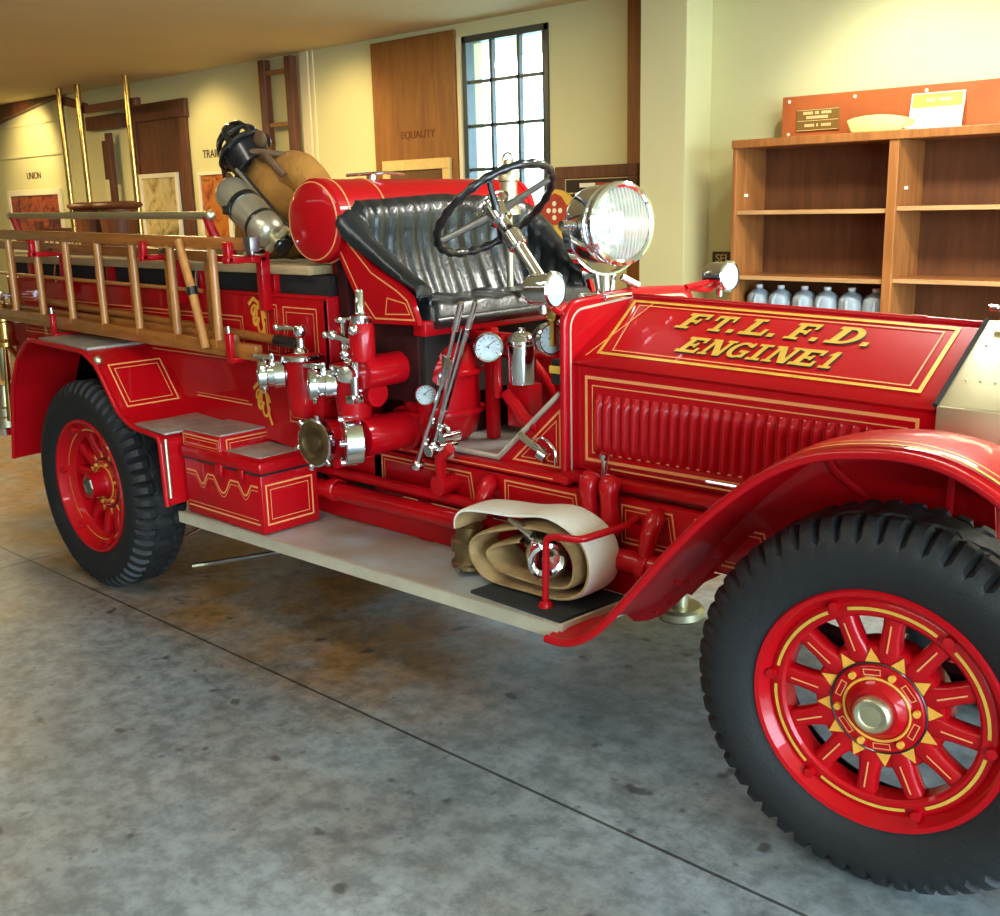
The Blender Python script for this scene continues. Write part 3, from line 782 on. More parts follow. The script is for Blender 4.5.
# ---------- floor, cowl side, gauges, levers
mb = MB('board', 'boardedge')
mb.box(1.55, 2.07, .44, 1.14, .803, .818)
mb.prism([(2.07, .44, .818), (2.335, .44, 1.06), (2.335, .44, 1.045), (2.07, .44, .803)], (0, .70, 0))
mb.use(1); mb.tube([(1.74, .438, .816), (2.07, .438, .816), (2.338, .438, 1.058)], .007)
part(mb, 'floorboard')
for s in (0, 1):
    mb = MB('red', 'stripe')
    y = .445 if s == 0 else 2 * YC - .445
    mb.use(0); mb.prism([(2.06, y, .795), (2.35, y, .795), (2.35, y, 1.045), (2.335, y, 1.045)], (0, .012 if s == 0 else -.012, 0))
    if s == 0:
        mb.use(1); mb.frame_stripes([(2.135, y, .815), (2.335, y, .815), (2.335, y, 1.000)], (0, -1, 0), .007, .015, .003)
    part(mb, 'cowl_side')
def gauge(c, r, ax, depth=.05, label=None):
    mb = MB('black', 'chrome'); a = V(ax).normalized(); c = V(c)
    mb.lathe([(0, -depth), (r * .8, -depth), (r, -depth * .6), (r, -.004), (r * .98, 0)], c, a, 28)
    mb.use(1); mb.lathe([(r * .99, -.012), (r * 1.07, -.010), (r * 1.08, .002), (r * 1.0, .008), (r * .90, .006), (r * .86, -.002)], c, a, 32)
    g = part(mb, 'gauge')
    d = MB('dial', 'ink'); u, w, a = frame(a); d.lathe([(r * .9, -.003), (0, -.003)], c, a, 28); d.use(1)
    for k in range(11):
        t = -2.2 + 4.4 * k / 10; D = u * math.sin(t) + w * math.cos(t)
        d.stripe([c + D * r * .62, c + D * r * .80], a, .0022, lift=-.0012)
    d.stripe([c - u * r * .2, c + (u * .5 + w * .5) * r * .9], a, .0025, lift=-.0005); d.sphere(c, r * .07, 8)
    d.build('dial', g); return g
gauge((2.045, .430, 1.182), .047, (.75, -.66, .05), .07)
gauge((2.285, .465, 1.222), .050, (.97, -.25, .05), .05)
gauge((1.815, .352, 1.012), .035, (.75, -.65, .0), .05)
# chrome lubricator between the gauges
mb = MB('chrome', 'steel', 'red')
o = (2.085, .55, 1.05)
mb.lathe([(0, 0), (.045, 0), (.048, .01), (.048, .13), (.052, .135), (.052, .145), (.047, .15), (.043, .16), (.025, .172), (.012, .176), (.012, .186), (0, .19)], o, (0, 0, 1), 28)
mb.use(2); mb.box(2.03, 2.13, .53, .60, .90, 1.05, .006); mb.tube([(2.02, .50, 1.0), (2.0, .52, 1.15), (2.01, .55, 1.21)], .014); mb.tube([(2.06, .50, 1.02), (2.16, .47, .95), (2.24, .455, .93)], .022)
part(mb, 'lubricator')
# steering box and throttle rods beside the cowl
mb = MB('chrome', 'yellow', 'black')
mb.tube([(2.203, .40, .915), (2.26, .40, .885), (2.31, .402, .868)], .012); mb.cyl((2.285, .40, .862), (2.315, .40, .85), .020); mb.tube(lerp_path([(2.25, .41, .90), (2.30, .40, .915), (2.345, .40, .885), (2.35, .40, .83)], 5), .004)
part(mb, 'spark_linkage')
mb = MB('yellow', 'black', 'brass')
mb.use(1); mb.box(2.29, 2.33, .455, .50, 1.08, 1.16, .004); mb.use(0); mb.box(2.285, 2.333, .452, .503, 1.115, 1.14, .003); mb.use(2); mb.sphere((2.29, .47, 1.31), .03, 12, (1, .8, 1.3)); mb.tube([(2.29, .47, 1.20), (2.29, .47, 1.33)], .012)
part(mb, 'oil_can')
def lever(P, r, knob):
    mb = MB('chrome'); 
    p0, p1 = V(P[0]), V(P[-1])
    mb.tube(P, r, 8); mb.sphere(p0, r[0] * 1.9, 10); mb.cyl(p1, p1 + (p1 - V(P[-2])).normalized() * .10, knob, n=10, bev=.003)
    return mb
mb = lever([(1.770, .345, .758), (1.90, .342, 1.03), (1.975, .345, 1.24)], [.013, .010, .008], .012); 
mb.box(1.885, 1.945, .335, .342, 1.05, 1.16, .002, Matrix.Rotation(.48, 3, 'Y')); part(mb, 'shift_lever')
mb = lever([(1.84, .362, .83), (1.93, .360, 1.04), (2.025, .356, 1.25)], [.012, .010, .009], .010)
mb.tube([(1.87, .35, .90), (1.955, .345, 1.11), (2.01, .345, 1.25)], .004); part(mb, 'brake_lever')
mb = MB('chrome', 'red')
mb.torus((1.86, .37, .86), (0, 1, 0), .055, .008, 24, 6, (.3, 2.6)); mb.cyl((1.84, .33, .82), (1.84, .46, .82), .022, n=14, bev=.003); mb.cyl((1.90, .34, .87), (1.90, .42, .87), .018)
mb.box(1.80, 1.93, .36, .37, .80, .83, .003)
mb.use(1); mb.tube([(1.93, .35, .84), (1.88, .35, .80), (1.87, .36, .70)], .020, 10); mb.cyl((1.87, .34, .70), (1.87, .44, .70), .035)
part(mb, 'lever_quadrant')
mb = MB('red', 'boardedge'); mb.box(1.755, 1.80, .36, .39, .90, 1.235, .004, Matrix.Rotation(-.10, 3, 'Y')); mb.use(1); mb.box(1.757, 1.81, .357, .362, 1.02, 1.03); part(mb, 'seat_strut')

# ---------- seat
mb = MB('red', 'stripe', 'dark', 'axle_and_shade')
for s in (0, 1):
    fy = (lambda y: y) if s == 0 else (lambda y: 2 * YC - y)
    side = [(1.44, 1.64), (1.495, 1.56), (1.626, 1.445), (1.76, 1.385), (1.815, 1.35), (1.850, 1.255), (1.62, 1.250), (1.54, 1.33), (1.44, 1.50)]
    mb.use(0); mb.prism([(x, fy(.302), z) for x, z in side], (0, .02 if s == 0 else -.02, 0))
    if s == 0:
        mb.use(1)
        mb.stripe([(1.462, .302, 1.575), (1.506, .302, 1.525), (1.625, .302, 1.422), (1.75, .302, 1.366), (1.80, .302, 1.335), (1.832, .302, 1.272), (1.635, .302, 1.268), (1.56, .302, 1.345), (1.462, .302, 1.50)], (0, -1, 0), .006, True)
        mb.stripe([(1.70, .302, 1.340), (1.79, .302, 1.325), (1.81, .302, 1.290), (1.69, .302, 1.285)], (0, -1, 0), .004, True)
mb.use(0); mb.box(1.80, 1.862, .32, 1.26, 1.215, 1.268, .008)
mb.use(3); mb.box(1.44, 1.80, .34, 1.24, .98, 1.25, .01)  # shade under the seat painted in as a near-black box
mb.box(1.40, 1.46, .33, 1.25, .98, 1.60, .01)
mb.use(2); mb.box(1.80, 1.815, .36, 1.22, .99, 1.21)
SEAT = part(mb, 'seat')
# back and arms: one pleated leather surface running round three sides
path = lerp_path([(1.850, .332, 0), (1.74, .325, 0), (1.62, .322, 0), (1.560, .324, 0), (1.513, .346, 0), (1.497, .42, 0), (1.495, .58, 0), (1.495, .79, 0), (1.495, 1.0, 0), (1.497, 1.16, 0), (1.513, 1.234, 0), (1.560, 1.256, 0), (1.62, 1.258, 0), (1.74, 1.255, 0), (1.850, 1.248, 0)], 14)
Lc = [0]
for i in range(1, len(path)): Lc.append(Lc[-1] + (path[i] - path[i - 1]).length)
mb = MB('leather'); rows = []
for i, p in enumerate(path):
    a = path[max(i - 1, 0)]; b = path[min(i + 1, len(path) - 1)]; t = (b - a).normalized(); inn = V((-t.y, t.x, 0)) * -1
    if inn.dot(V((1.7, YC, 0)) - p) < 0: inn = -inn
    x = p.x
    fr = max(0, min(1, (x - 1.505) / .345)); top = 1.688 - .295 * (fr ** .72) - .02 * abs(p.y - YC) / .48
    if fr > .97: top = 1.352
    k = abs(math.sin(PI * Lc[i] / .078)); pl = .016 * (k ** .7) * (.25 if x < 1.57 and abs(p.y - YC) > .385 else 1)
    h = top - 1.285; row = []
    lean = -.055 * h / .38
    for q, (dn, dz) in enumerate([(.115, -.02), (.085, .18), (.062, .40), (.055, .60), (.070, .70), (.082, .80), (.080, .90), (.055, .98), (.010, 1.01), (-.030, .97), (-.042, .88), (-.030, .76)]):
        pp = pl * (1 if 0 < q < 4 else .55 if q < 8 else .25)
        pt = p + inn * (dn * (1 - .4 * min(1, fr / .35)) + pp + lean * dz * (1 - fr)); row.append((pt.x, pt.y, 1.285 + h * dz))
    rows.append(row)
mb.sheet(rows, -.006)
part(mb, 'backrest', SEAT, smooth=60)
mb = MB('leather'); rows = []
nx, ny = 22, 64
for i in range(nx + 1):
    u = i / nx; row = []
    for j in range(ny + 1):
        v = j / ny; y = .352 + .876 * v; x = 1.58 + .300 * u
        e = min(u, 1 - u) / .14; e2 = min(v, 1 - v) / .05; z = 1.262 + .062 * (1 - (1 - min(1, e)) ** 2.2) ** .5 * (1 - (1 - min(1, e2)) ** 2.2) ** .5
        z += .007 * abs(math.sin(PI * v * 8)) * min(1, e) - (.012 if abs(v - .5) < .012 else 0) + .004 * math.sin(u * 9) * math.cos(v * 23)
        row.append((x, y, z))
    rows.append(row)
mb.grid(rows); mb.box(1.60, 1.872, .36, 1.22, 1.235, 1.275, .012)
mb.tube([(1.872, .36, 1.262), (1.872, 1.22, 1.262)], .018, 10)
part(mb, 'seat_cushion', SEAT, smooth=70)

# ---------- steering wheel and column
W = V((1.960, .570, 1.622)); AX = V((.65, 0, -.76)).normalized()
mb = MB('chrome', 'steel'); mb.cyl(W + AX * .02, W + AX * .72, .024, n=16); mb.use(0); mb.cyl(W + AX * .10, W + AX * .16, .034, n=16, bev=.004)
SW = part(mb, 'steering_column')
mb = MB('black'); u, w, _ = frame(AX)
ring = []
for i in range(96):
    t = 2 * PI * i / 96; ring.append(W + (u * math.cos(t) + w * math.sin(t)) * .222)
mb.tube(ring, [.0135 + .0025 * math.cos(i * PI / 2) for i in range(96)], 10, closed=True)
part(mb, 'wheel_rim', SW)
for k in range(4):
    t = PI / 4 + k * PI / 2; mb = MB('black' if k % 2 else 'steel'); D = u * math.cos(t) + w * math.sin(t)
    mb.tube([W + AX * .012 + D * .03, W + AX * .006 + D * .12, W + D * .215], [.015, .011, .010], 8); part(mb, 'spoke', SW)
mb = MB('chrome', 'brass'); mb.cyl(W - AX * .03, W + AX * .05, .040, n=20, bev=.006); mb.torus(W - AX * .025, AX, .062, .005, 28, 6, (0, 4.2)); mb.tube([W - AX * .02, W - AX * .03 + u * .09], .005); mb.tube([W - AX * .02, W - AX * .03 + w * -.085], .005)
part(mb, 'wheel_hub', SW)
# tall plated lantern on the far side of the dash
mb = MB('nickel', 'chrome'); o = (1.66, .97, 1.60)
mb.lathe([(0, 0), (.045, 0), (.045, .02), (.034, .03), (.034, .12), (.040, .125), (.040, .14), (.030, .165), (.016, .18), (.016, .20), (0, .205)], o, (0, 0, 1), 24)
mb.torus((1.66, .97, 1.80), (0, 1, 0), .026, .005, 24, 6); mb.cyl((1.66, .97, 1.33), (1.66, .97, 1.60), .014)
part(mb, 'lantern')

# ---------- the big searchlight
c = V((2.328, .690, 1.570)); ax = V((.97, -.24, 0.02)).normalized()
mb = MB('chrome', 'steel')
mb.lathe([(0, -.09), (.060, -.088), (.100, -.078), (.118, -.060), (.123, -.040), (.123, .035), (.128, .038), (.128, .050), (.123, .053), (.123, .062), (.130, .066), (.133, .078), (.130, .090), (.120, .094), (.112, .090)], c, ax, 48)
SL = part(mb, 'searchlight')
mb = MB('reflector'); mb.lathe([(.114, .085), (.106, .05), (.088, .01), (.06, -.03), (.030, -.055), (0, -.062)], c, ax, 40); mb.sphere(c - ax * .03, .022, 12); part(mb, 'reflector', SL)
mb = MB('lens'); mb.lathe([(.116, .086), (.09, .094), (.05, .102), (0, .104)], c, ax, 40); part(mb, 'lens', SL)
mb = MB('chrome'); u2, w2, _ = frame(ax); side = V((ax.y, -ax.x, 0)); side = side if side.y < 0 else -side
yk = [c + side * (.155 * math.cos(t)) + V((0, 0, 1)) * (.155 * math.sin(t)) for t in [PI + (PI) * i / 20 for i in range(21)]]
a = [p + ax * .016 for p in yk]; b = [p - ax * .016 for p in yk]; mb.grid([a, b, [c + (p - c) * 1.05 - ax * .016 for p in yk], [c + (p - c) * 1.05 + ax * .016 for p in yk]], cu=True)
for s in (1, -1): mb.cyl(c + side * s * .125, c + side * s * .175, .016)
mb.cyl(c + V((0, 0, -.155)), c + V((0, 0, -.235)), .016); mb.box(c.x - .06, c.x + .06, c.y - .07, c.y + .07, 1.335, 1.352, .004)
mb.tube([c + V((.0, -.05, -.150)), c + V((0, -.03, -.23))], .008); mb.tube([c + V((.0, .05, -.150)), c + V((0, .03, -.23))], .008)
mb.cyl(c + V((.03, .05, -.17)), c + V((.06, .10, -.20)), .012)
part(mb, 'yoke', SL)
# ---------- cowl lamps either side of the dash
for (c, r, rod) in ((V((2.418, .272, 1.396)), .049, [(2.36, .44, 1.335), (2.42, .34, 1.325), (2.425, .30, 1.345)]), (V((2.375, 1.315, 1.366)), .052, [(2.36, 1.14, 1.335), (2.375, 1.24, 1.32), (2.38, 1.28, 1.335)])):
    ax = V((.99, .06, .02)).normalized() if c.y < YC else V((.98, -.12, 0)).normalized()
    mb = MB('chrome', 'red'); mb.lathe([(0, -.055), (r * .5, -.053), (r * .85, -.045), (r * .95, -.03), (r * .95, .03), (r * 1.08, .034), (r * 1.08, .046), (r * .95, .05)], c, ax, 30); mb.cyl(c + V((0, 0, -r - .02)), c + V((0, 0, -r * .8)), .012)
    mb.use(1); mb.tube(rod, .010)
    cl = part(mb, 'cowl_lamp'); d = MB('dial'); d.lathe([(r * .98, .046), (r * .6, .052), (0, .055)], c, ax, 28); tag(d.build('lens', cl), 'frosted white lamp lens')

# ---------- chemical tank behind the seat
mb = MB('red', 'stripe', 'darkred', 'chrome'); c0 = V((1.365, .27, 1.597)); r = .147
mb.lathe([(0, -.028), (.06, -.024), (.11, -.014), (.135, -.004), (.142, .004), (r, .010), (r, .045), (r - .003, .048), (r - .003, 1.0), (r, 1.0), (r, 1.03), (.135, 1.044), (.11, 1.054), (0, 1.068)], c0, (0, 1, 0), 48)
mb.use(1); mb.torus(c0 + V((0, -.003, 0)), (0, 1, 0), .134, .003, 60, 6); mb.torus(c0 + V((0, .05, 0)), (0, 1, 0), r + .0005, .003, 60, 6); mb.torus(c0 + V((0, .22, 0)), (0, 1, 0), r - .001, .003, 60, 6)
mb.use(3); mb.cyl(c0 + V((.0, .28, .14)), c0 + V((0, .28, .165)), .02, n=12); mb.tube([c0 + V((-.05, .20, .158)), c0 + V((.05, .30, .165)), c0 + V((.02, .42, .16))], .006)
mb.use(2)
for y in (.42, 1.16): mb.box(1.30, 1.43, y - .03, y + .03, 1.25, 1.47, .006)
part(mb, 'chemical_tank')

# ---------- hose body
mb = MB('red', 'stripe', 'dark', 'goldorn', 'darkred')
for s in (0, 1):
    fy = (lambda y: y) if s == 0 else (lambda y: 2 * YC - y)
    a, b = sorted((fy(.285), fy(.305)))
    mb.use(0); mb.prism([(x, a, z) for x, z in [(-1.25, .76), (-1.25, 1.325), (1.39, 1.325), (1.39, .76), (1.25, .735), (.5, .80)]], (0, b - a, 0))
    mb.tube([(-1.25, fy(.29), 1.325), (1.39, fy(.29), 1.325)], .010)
    if s == 0:
        n = (0, -1, 0); y = .285; mb.use(1)
        mb.frame_stripes([(-1.1, y, 1.06), (.86, y, 1.06), (.86, y, 1.235), (-1.1, y, 1.235)], n, .005, .016, .003)
        mb.stripe([(.48, y, .885), (.88, y, .885)], n, .005); mb.stripe([(.48, y, .898), (.86, y, .898)], n, .0025)
        mb.frame_stripes([(1.13, y, .85), (1.33, y, .85), (1.33, y, 1.285), (1.13, y, 1.285)], n, .005, .018, .003)
        mb.frame_stripes([(1.02, y, 1.10), (1.09, y, 1.10), (1.09, y, 1.29), (1.02, y, 1.29)], n, .004, .014, .002)
        mb.use(3)                                         # painted gold scrolls
        for ox, oz, k in ((.965, 1.235, 1), (.955, .905, 1)):
            for d, sc, ph in ((0, 1, 0), (.03, .7, 2.2), (-.028, .62, -1.2)):
                ps = [(ox + d + sc * (.047 - .0024 * i) * math.cos(ph + i * .36), y, oz - d * .9 + sc * (.054 - .0027 * i) * math.sin(ph + i * .42)) for i in range(16)]
                mb.stripe(ps, n, .017 * sc, lift=.0016 + .0012 * (1 + d * 30))
            mb.stripe([(ox - .05, y, oz + .05), (ox - .015, y, oz + .075), (ox + .03, y, oz + .05), (ox + .045, y, oz - .05), (ox + .06, y, oz - .085)], n, .014, lift=.006)
mb.use(0); mb.box(1.37, 1.395, .285, 1.295, .70, 1.33, .004); mb.box(-1.26, -1.24, .285, 1.295, .76, 1.33, .004)
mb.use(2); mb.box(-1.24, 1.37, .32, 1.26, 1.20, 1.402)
mb.use(4); mb.box(-1.2, 1.38, .40, 1.18, .70, .80)
BODY = part(mb, 'hose_body')
for s in (0, 1):
    mb = MB('plankwood', 'red'); fy = (lambda y: y) if s == 0 else (lambda y: 2 * YC - y)
    mb.box(-1.22, 1.30, *sorted((fy(.285), fy(.44))), 1.405, 1.440, .006); part(mb, 'bed_plank', BODY)
    for x in (-1.0, -.2, .55, 1.05):
        mb = MB('red'); mb.box(x - .022, x + .022, *sorted((fy(.295), fy(.335))), 1.32, 1.408, .004); mb.box(x - .03, x + .03, *sorted((fy(.29), fy(.30))), 1.25, 1.34, .003); part(mb, 'bed_post', BODY)
# ladder hangers
for x in (1.05, .45, -.55):
    mb = MB('red', 'chrome'); mb.box(x - .018, x + .018, .245, .285, 1.27, 1.49, .004)
    mb.box(x - .35 if x > 1 else x - .02, x + .02, .205, .235, 1.450, 1.476, .004)
    mb.box(x - .018, x + .018, .10, .27, 1.452, 1.474, .004); mb.box(x - .018, x + .018, .105, .128, 1.455, 1.53, .004)
    mb.use(1); mb.box(x - .03, x + .03, .20, .26, 1.476, 1.50, .004)
    part(mb, 'ladder_hanger')
for x in (1.03, -.4):
    mb = MB('red', 'chrome'); mb.box(x - .02, x + .02, .10, .29, 1.085, 1.108, .004); mb.box(x - .018, x + .018, .095, .115, 1.09, 1.20, .004); mb.use(1); mb.cyl((x, .105, 1.19), (x, .105, 1.225), .008); part(mb, 'ladder_hook')
# plated grab rail along the bed
mb = MB('nickel'); mb.tube([(-.92, .20, 1.640), (.815, .20, 1.624)], .015, 12); mb.sphere((.825, .20, 1.624), .021, 12); mb.sphere((-.93, .20, 1.640), .02, 12); RAIL = part(mb, 'grab_rail')
for x, z in ((.80, 1.62), (-.90, 1.635)):
    mb = MB('darkred'); mb.tube(lerp_path([(x, .20, z), (x + .02, .22, z - .08), (x + .05, .27, z - .14), (x + .05, .31, 1.43)], 4), [.018] * 5 + [.014] * 8, 8); part(mb, 'rail_bracket', RAIL)
mb = MB('chrome'); mb.tube([(-.85, .33, 1.46), (.62, .33, 1.452)], .012, 10)
for x in (-.75, .0, .5): mb.tube(lerp_path([(x, .33, 1.455), (x + .03, .31, 1.44), (x + .05, .285, 1.36), (x + .07, .28, 1.32)], 4), .008, 8)
part(mb, 'bed_rail')

# ---------- pump and plated fittings
mb = MB('red', 'axle_and_shade', 'dark')
mb.use(1); mb.box(1.40, 1.74, .50, 1.10, .70, 1.22, .03); mb.use(0)  # pump core coloured near-black for the shade behind the pipes
mb.lathe([(0, -.20), (.08, -.19), (.125, -.15), (.14, -.08), (.14, .08), (.125, .15), (.08, .19), (0, .20)], (1.72, .52, 1.00), (0, 0, 1), 32)
mb.sphere((1.72, .50, 1.10), .10, 20); mb.sphere((1.72, .50, .90), .11, 20)
for z in (.93, 1.07): mb.lathe([(.142, -.01), (.156, -.006), (.156, .006), (.142, .01)], (1.72, .52, z), (0, 0, 1), 32)
mb.tube(lerp_path([(1.78, .60, 1.16), (1.90, .66, 1.15), (1.98, .74, 1.05), (2.0, .82, .90)], 5), .035, 14)
mb.tube([(1.74, .56, 1.20), (2.30, .56, 1.20)], .016, 10); mb.box(1.86, 1.90, .60, .64, .82, 1.22, .006); mb.box(2.10, 2.15, .70, .75, .82, 1.22, .006)
mb.use(0); mb.box(1.62, 2.30, .98, 1.13, .82, 1.10, .03)
for k, (x, y, r) in enumerate(((1.90, .92, .07), (2.06, .94, .055), (2.22, .92, .05))): mb.cyl((x, y, .82), (x, y, 1.10), r, n=16, bev=.01)
PUMP = part(mb, 'pump_body')
def pipe(z, x, r, y0, y1, name):
    mb = MB('red', 'black', 'chrome'); mb.cyl((x, y0, z), (x, y1, z), r, n=28)
    yb = y0 + (y1 - y0) * .60
    mb.lathe([(r, -.02), (r + .014, -.016), (r + .014, -.002), (r + .003, 0), (r + .003, .006), (r + .014, .008), (r + .014, .022), (r, .026)], (x, yb, z), (0, 1, 0), 28)
    mb.use(1); mb.lathe([(r + .0145, -.001), (r + .0145, .007)], (x, yb, z), (0, 1, 0), 28)
    return part(mb, name, PUMP)
pipe(1.100, 1.70, .056, .165, .56, 'discharge_pipe')
pipe(.868, 1.655, .068, .185, .56, 'suction_pipe')
# suction inlet with plated screw cap and lugs
def axis_cap(c, r, d, ax, name, lugs=6, gold=False, parent=PUMP):
    mb = MB('chrome', 'oldbrass', 'red'); a = V(ax).normalized(); c = V(c); u, w, _ = frame(a)
    mb.lathe([(r * .80, -d * 1.2), (r * .80, -d * .55), (r, -d * .5), (r, -d * .15), (r * 1.08, -d * .1), (r * 1.08, .0), (r * .98, d * .06)], c, a, 32)
    if gold: mb.use(1)
    mb.lathe([(r * 1.0, d * .05), (r * .9, d * .10), (r * .72, d * .08), (r * .68, -d * .15), (r * .4, -d * .18), (r * .36, d * .05), (0, d * .06)], c, a, 32)
    mb.use(0)
    for k in range(lugs):
        t = 2 * PI * k / lugs + .3; D = u * math.cos(t) + w * math.sin(t)
        mb.cyl(c + D * r * 1.02 - a * d * .05, c + D * r * 1.28 - a * d * .05, r * .13, n=10, bev=r * .03)
    return part(mb, name, parent)
mb = MB('red', 'chrome', 'darkred')                        # cast elbow holding the suction cap
mb.tube(lerp_path([(1.655, .27, .868), (1.59, .245, .862), (1.535, .205, .852), (1.515, .150, .849)], 5), [.072] * 16, 24)
mb.lathe([(.06, -.02), (.098, -.015), (.098, .012), (.06, .016)], (1.60, .185, .862), (.62, .78, 0), 28)
mb.use(1); mb.lathe([(.080, -.03), (.084, -.026), (.084, .03), (.080, .034)], (1.635, .165, .862), (.50, .86, 0), 32)
for k in range(6):
    t = 2 * PI * k / 6; u3, w3, a3 = frame((.62, .78, 0)); D = u3 * math.cos(t) + w3 * math.sin(t); p = V((1.60, .185, .862)) + D * .088; mb.cyl(p - a3 * .035, p + a3 * .025, .011, n=10, bev=.002)
part(mb, 'suction_elbow', PUMP)
axis_cap((1.512, .098, .848), .080, .06, (.05, -1, .02), 'suction_cap', 6, True)
# discharge gates: body, plated caps, bonnets and handles
def gate(x, y, z, capx):
    mb = MB('red', 'chrome')
    mb.lathe([(0, -.16), (.052, -.155), (.060, -.10), (.066, -.03), (.066, .045), (.075, .05), (.075, .066), (.03, .074)], (x, y, z), (0, 0, 1), 28)
    mb.use(1); mb.lathe([(.076, .048), (.080, .052), (.080, .064), (.074, .070)], (x, y, z), (0, 0, 1), 28)
    mb.lathe([(.030, .07), (.026, .085), (.016, .095), (.014, .125), (.022, .135), (.026, .155), (.020, .172), (0, .178)], (x, y, z), (0, 0, 1), 20)
    mb.tube([(x, y, z + .155), (x - .09, y - .03, z + .163)], [.008, .011], 8); mb.sphere((x - .095, y - .032, z + .163), .014, 10)
    g = part(mb, 'discharge_gate', PUMP)
    mb = MB('chrome'); a = V((-.62, -.785, 0)).normalized(); c = V((x, y, z)) + a * capx
    mb.lathe([(.036, -capx * .55), (.036, -.06), (.050, -.055), (.052, -.02), (.044, -.016), (.044, .004), (.055, .008), (.057, .034), (.050, .040), (.047, .036), (.030, .034), (.028, .042), (.012, .044), (0, .046)], c, a, 28)
    for k in range(4):
        t = PI * k / 2 + .5; u3, w3, _ = frame(a); D = u3 * math.cos(t) + w3 * math.sin(t); mb.cyl(c + D * .05 + a * .02, c + D * .070 + a * .02, .008, n=8, bev=.002)
    tag(mb.build('discharge_cap', g), 'chrome screw cap')
    mb = MB('chrome'); mb.tube([c + V((.03, -.01, .065)), c + V((-.055, -.02, .065))], .009, 8); mb.cyl(c + V((.02, 0, .03)), c + V((.02, 0, .078)), .010); mb.build('gate_handle', g)
gate(1.318, .215, 1.062, .118)
gate(1.600, .215, 1.052, .112)
mb = MB('red'); mb.tube([(1.36, .24, 1.02), (1.70, .24, 1.02)], .045, 16); mb.cyl((1.645, .215, .93), (1.645, .215, .80), .034, n=16); mb.box(1.33, 1.43, .21, .30, .90, 1.0, .02); part(mb, 'manifold', PUMP)
mb = MB('chrome', 'red')                                   # relief valve with lever by the second gate
c = V((1.655, .150, 1.095)); mb.tube([(1.55, .135, 1.095), (1.65, .145, 1.100)], .010, 8); mb.lathe([(0, -.03), (.028, -.028), (.034, -.01), (.034, .02), (.026, .034), (0, .038)], c, (.5, -.8, .1), 22); mb.cyl(c + V((.02, .03, -.06)), c + V((.02, .03, .07)), .022, n=16, bev=.004); mb.cyl((1.69, .15, 1.02), (1.69, .15, 1.09), .014); mb.box(1.67, 1.71, .12, .17, 1.00, 1.03, .006)
part(mb, 'relief_valve', PUMP)
mb = MB('red', 'chrome')                                   # tall air chamber with plated cocks
mb.lathe([(0, 0), (.040, 0), (.044, .02), (.044, .11), (.030, .14), (.028, .15)], (1.695, .185, 1.14), (0, 0, 1), 22)
mb.use(1); mb.lathe([(.034, .0), (.036, .004), (.036, .03), (.020, .036), (.017, .045), (.015, .11), (.010, .116), (0, .118)], (1.695, .185, 1.262), (0, 0, 1), 20)
mb.lathe([(.0, 0), (.030, .002), (.032, .012), (.028, .018), (0, .02)], (1.615, .18, 1.265), (0, 0, 1), 18); mb.tube([(1.615, .18, 1.16), (1.615, .18, 1.27)], .013)
for p, q in (((1.66, .165, 1.205), (1.60, .14, 1.225)), ((1.665, .165, 1.24), (1.72, .13, 1.25)), ((1.64, .17, 1.19), (1.67, .13, 1.165))): mb.tube([p, q], [.010, .013], 8); mb.sphere(q, .018, 10)
part(mb, 'air_chamber', PUMP)
mb = MB('red', 'brass'); mb.tube([(1.555, .24, 1.13), (1.555, .22, 1.22), (1.555, .24, 1.235)], .012); mb.sphere((1.55, .215, 1.225), .018, 10); part(mb, 'drain_cock', PUMP)
# ---------- hose guard on the running board
mb = MB('red')
mb.tube(lerp_path([(2.506, .160, .468), (2.512, .160, .66), (2.530, .160, .690), (2.57, .162, .698)], 4) + [V((2.625, .165, .702)), V((2.64, .18, .704)), V((2.694, .31, .722)), V((2.66, .41, .715))], .011, 10)
mb.lathe([(.022, 0), (.022, .008), (.013, .02)], (2.506, .160, .470), (0, 0, 1), 16)
part(mb, 'hose_guard')
# ---------- rear step and its bright fittings
mb = MB('red', 'boardedge'); mb.box(-1.62, -1.26, .18, 1.40, .50, .535, .006); mb.use(1); mb.box(-1.64, -1.26, .165, .18, .495, .540, .004); mb.use(0); mb.box(-1.30, -1.24, .30, 1.28, .52, .80, .01); part(mb, 'tail_step')
mb = MB('brass', 'nickel', 'darkred'); o = (-1.14, .19, .99)
mb.lathe([(0, 0), (.06, 0), (.06, .02), (.045, .03), (.045, .12), (.055, .13), (.055, .15), (.03, .19), (.02, .21), (0, .215)], o, (0, 0, 1), 22); mb.torus((-1.14, .19, 1.22), (0, 1, 0), .035, .006, 20, 6); mb.tube([(-1.14, .19, 1.0), (-1.16, .24, .93), (-1.2, .30, .93)], .014)
part(mb, 'tail_lantern')
mb = MB('brass'); mb.tube([(-1.10, .165, 1.03), (-1.13, .165, .80), (-1.15, .165, .60)], [.010, .014, .020], 10); mb.use(0); part(mb, 'playpipe_rest')
mb = MB('nickel'); mb.lathe([(.0, 0), (.06, 0), (.06, .05), (.05, .06), (.05, .10), (.035, .11), (.02, .20), (.02, .22)], (-1.32, .22, .54), (0, 0, 1), 22); mb.cyl((-1.36, .26, .78), (-1.36, .26, .95), .03, n=16, bev=.004); mb.cyl((-1.36, .26, .54), (-1.36, .26, .80), .012); part(mb, 'nozzle_holder')
for z in (1.17, 1.10, 1.24):
    mb = MB('chrome'); mb.cyl((-1.20, .20, z), (-1.12, .20, z), .022, n=14, bev=.003); mb.cyl((-1.16, .20, z), (-1.16, .30, z), .01); part(mb, 'tail_cock')
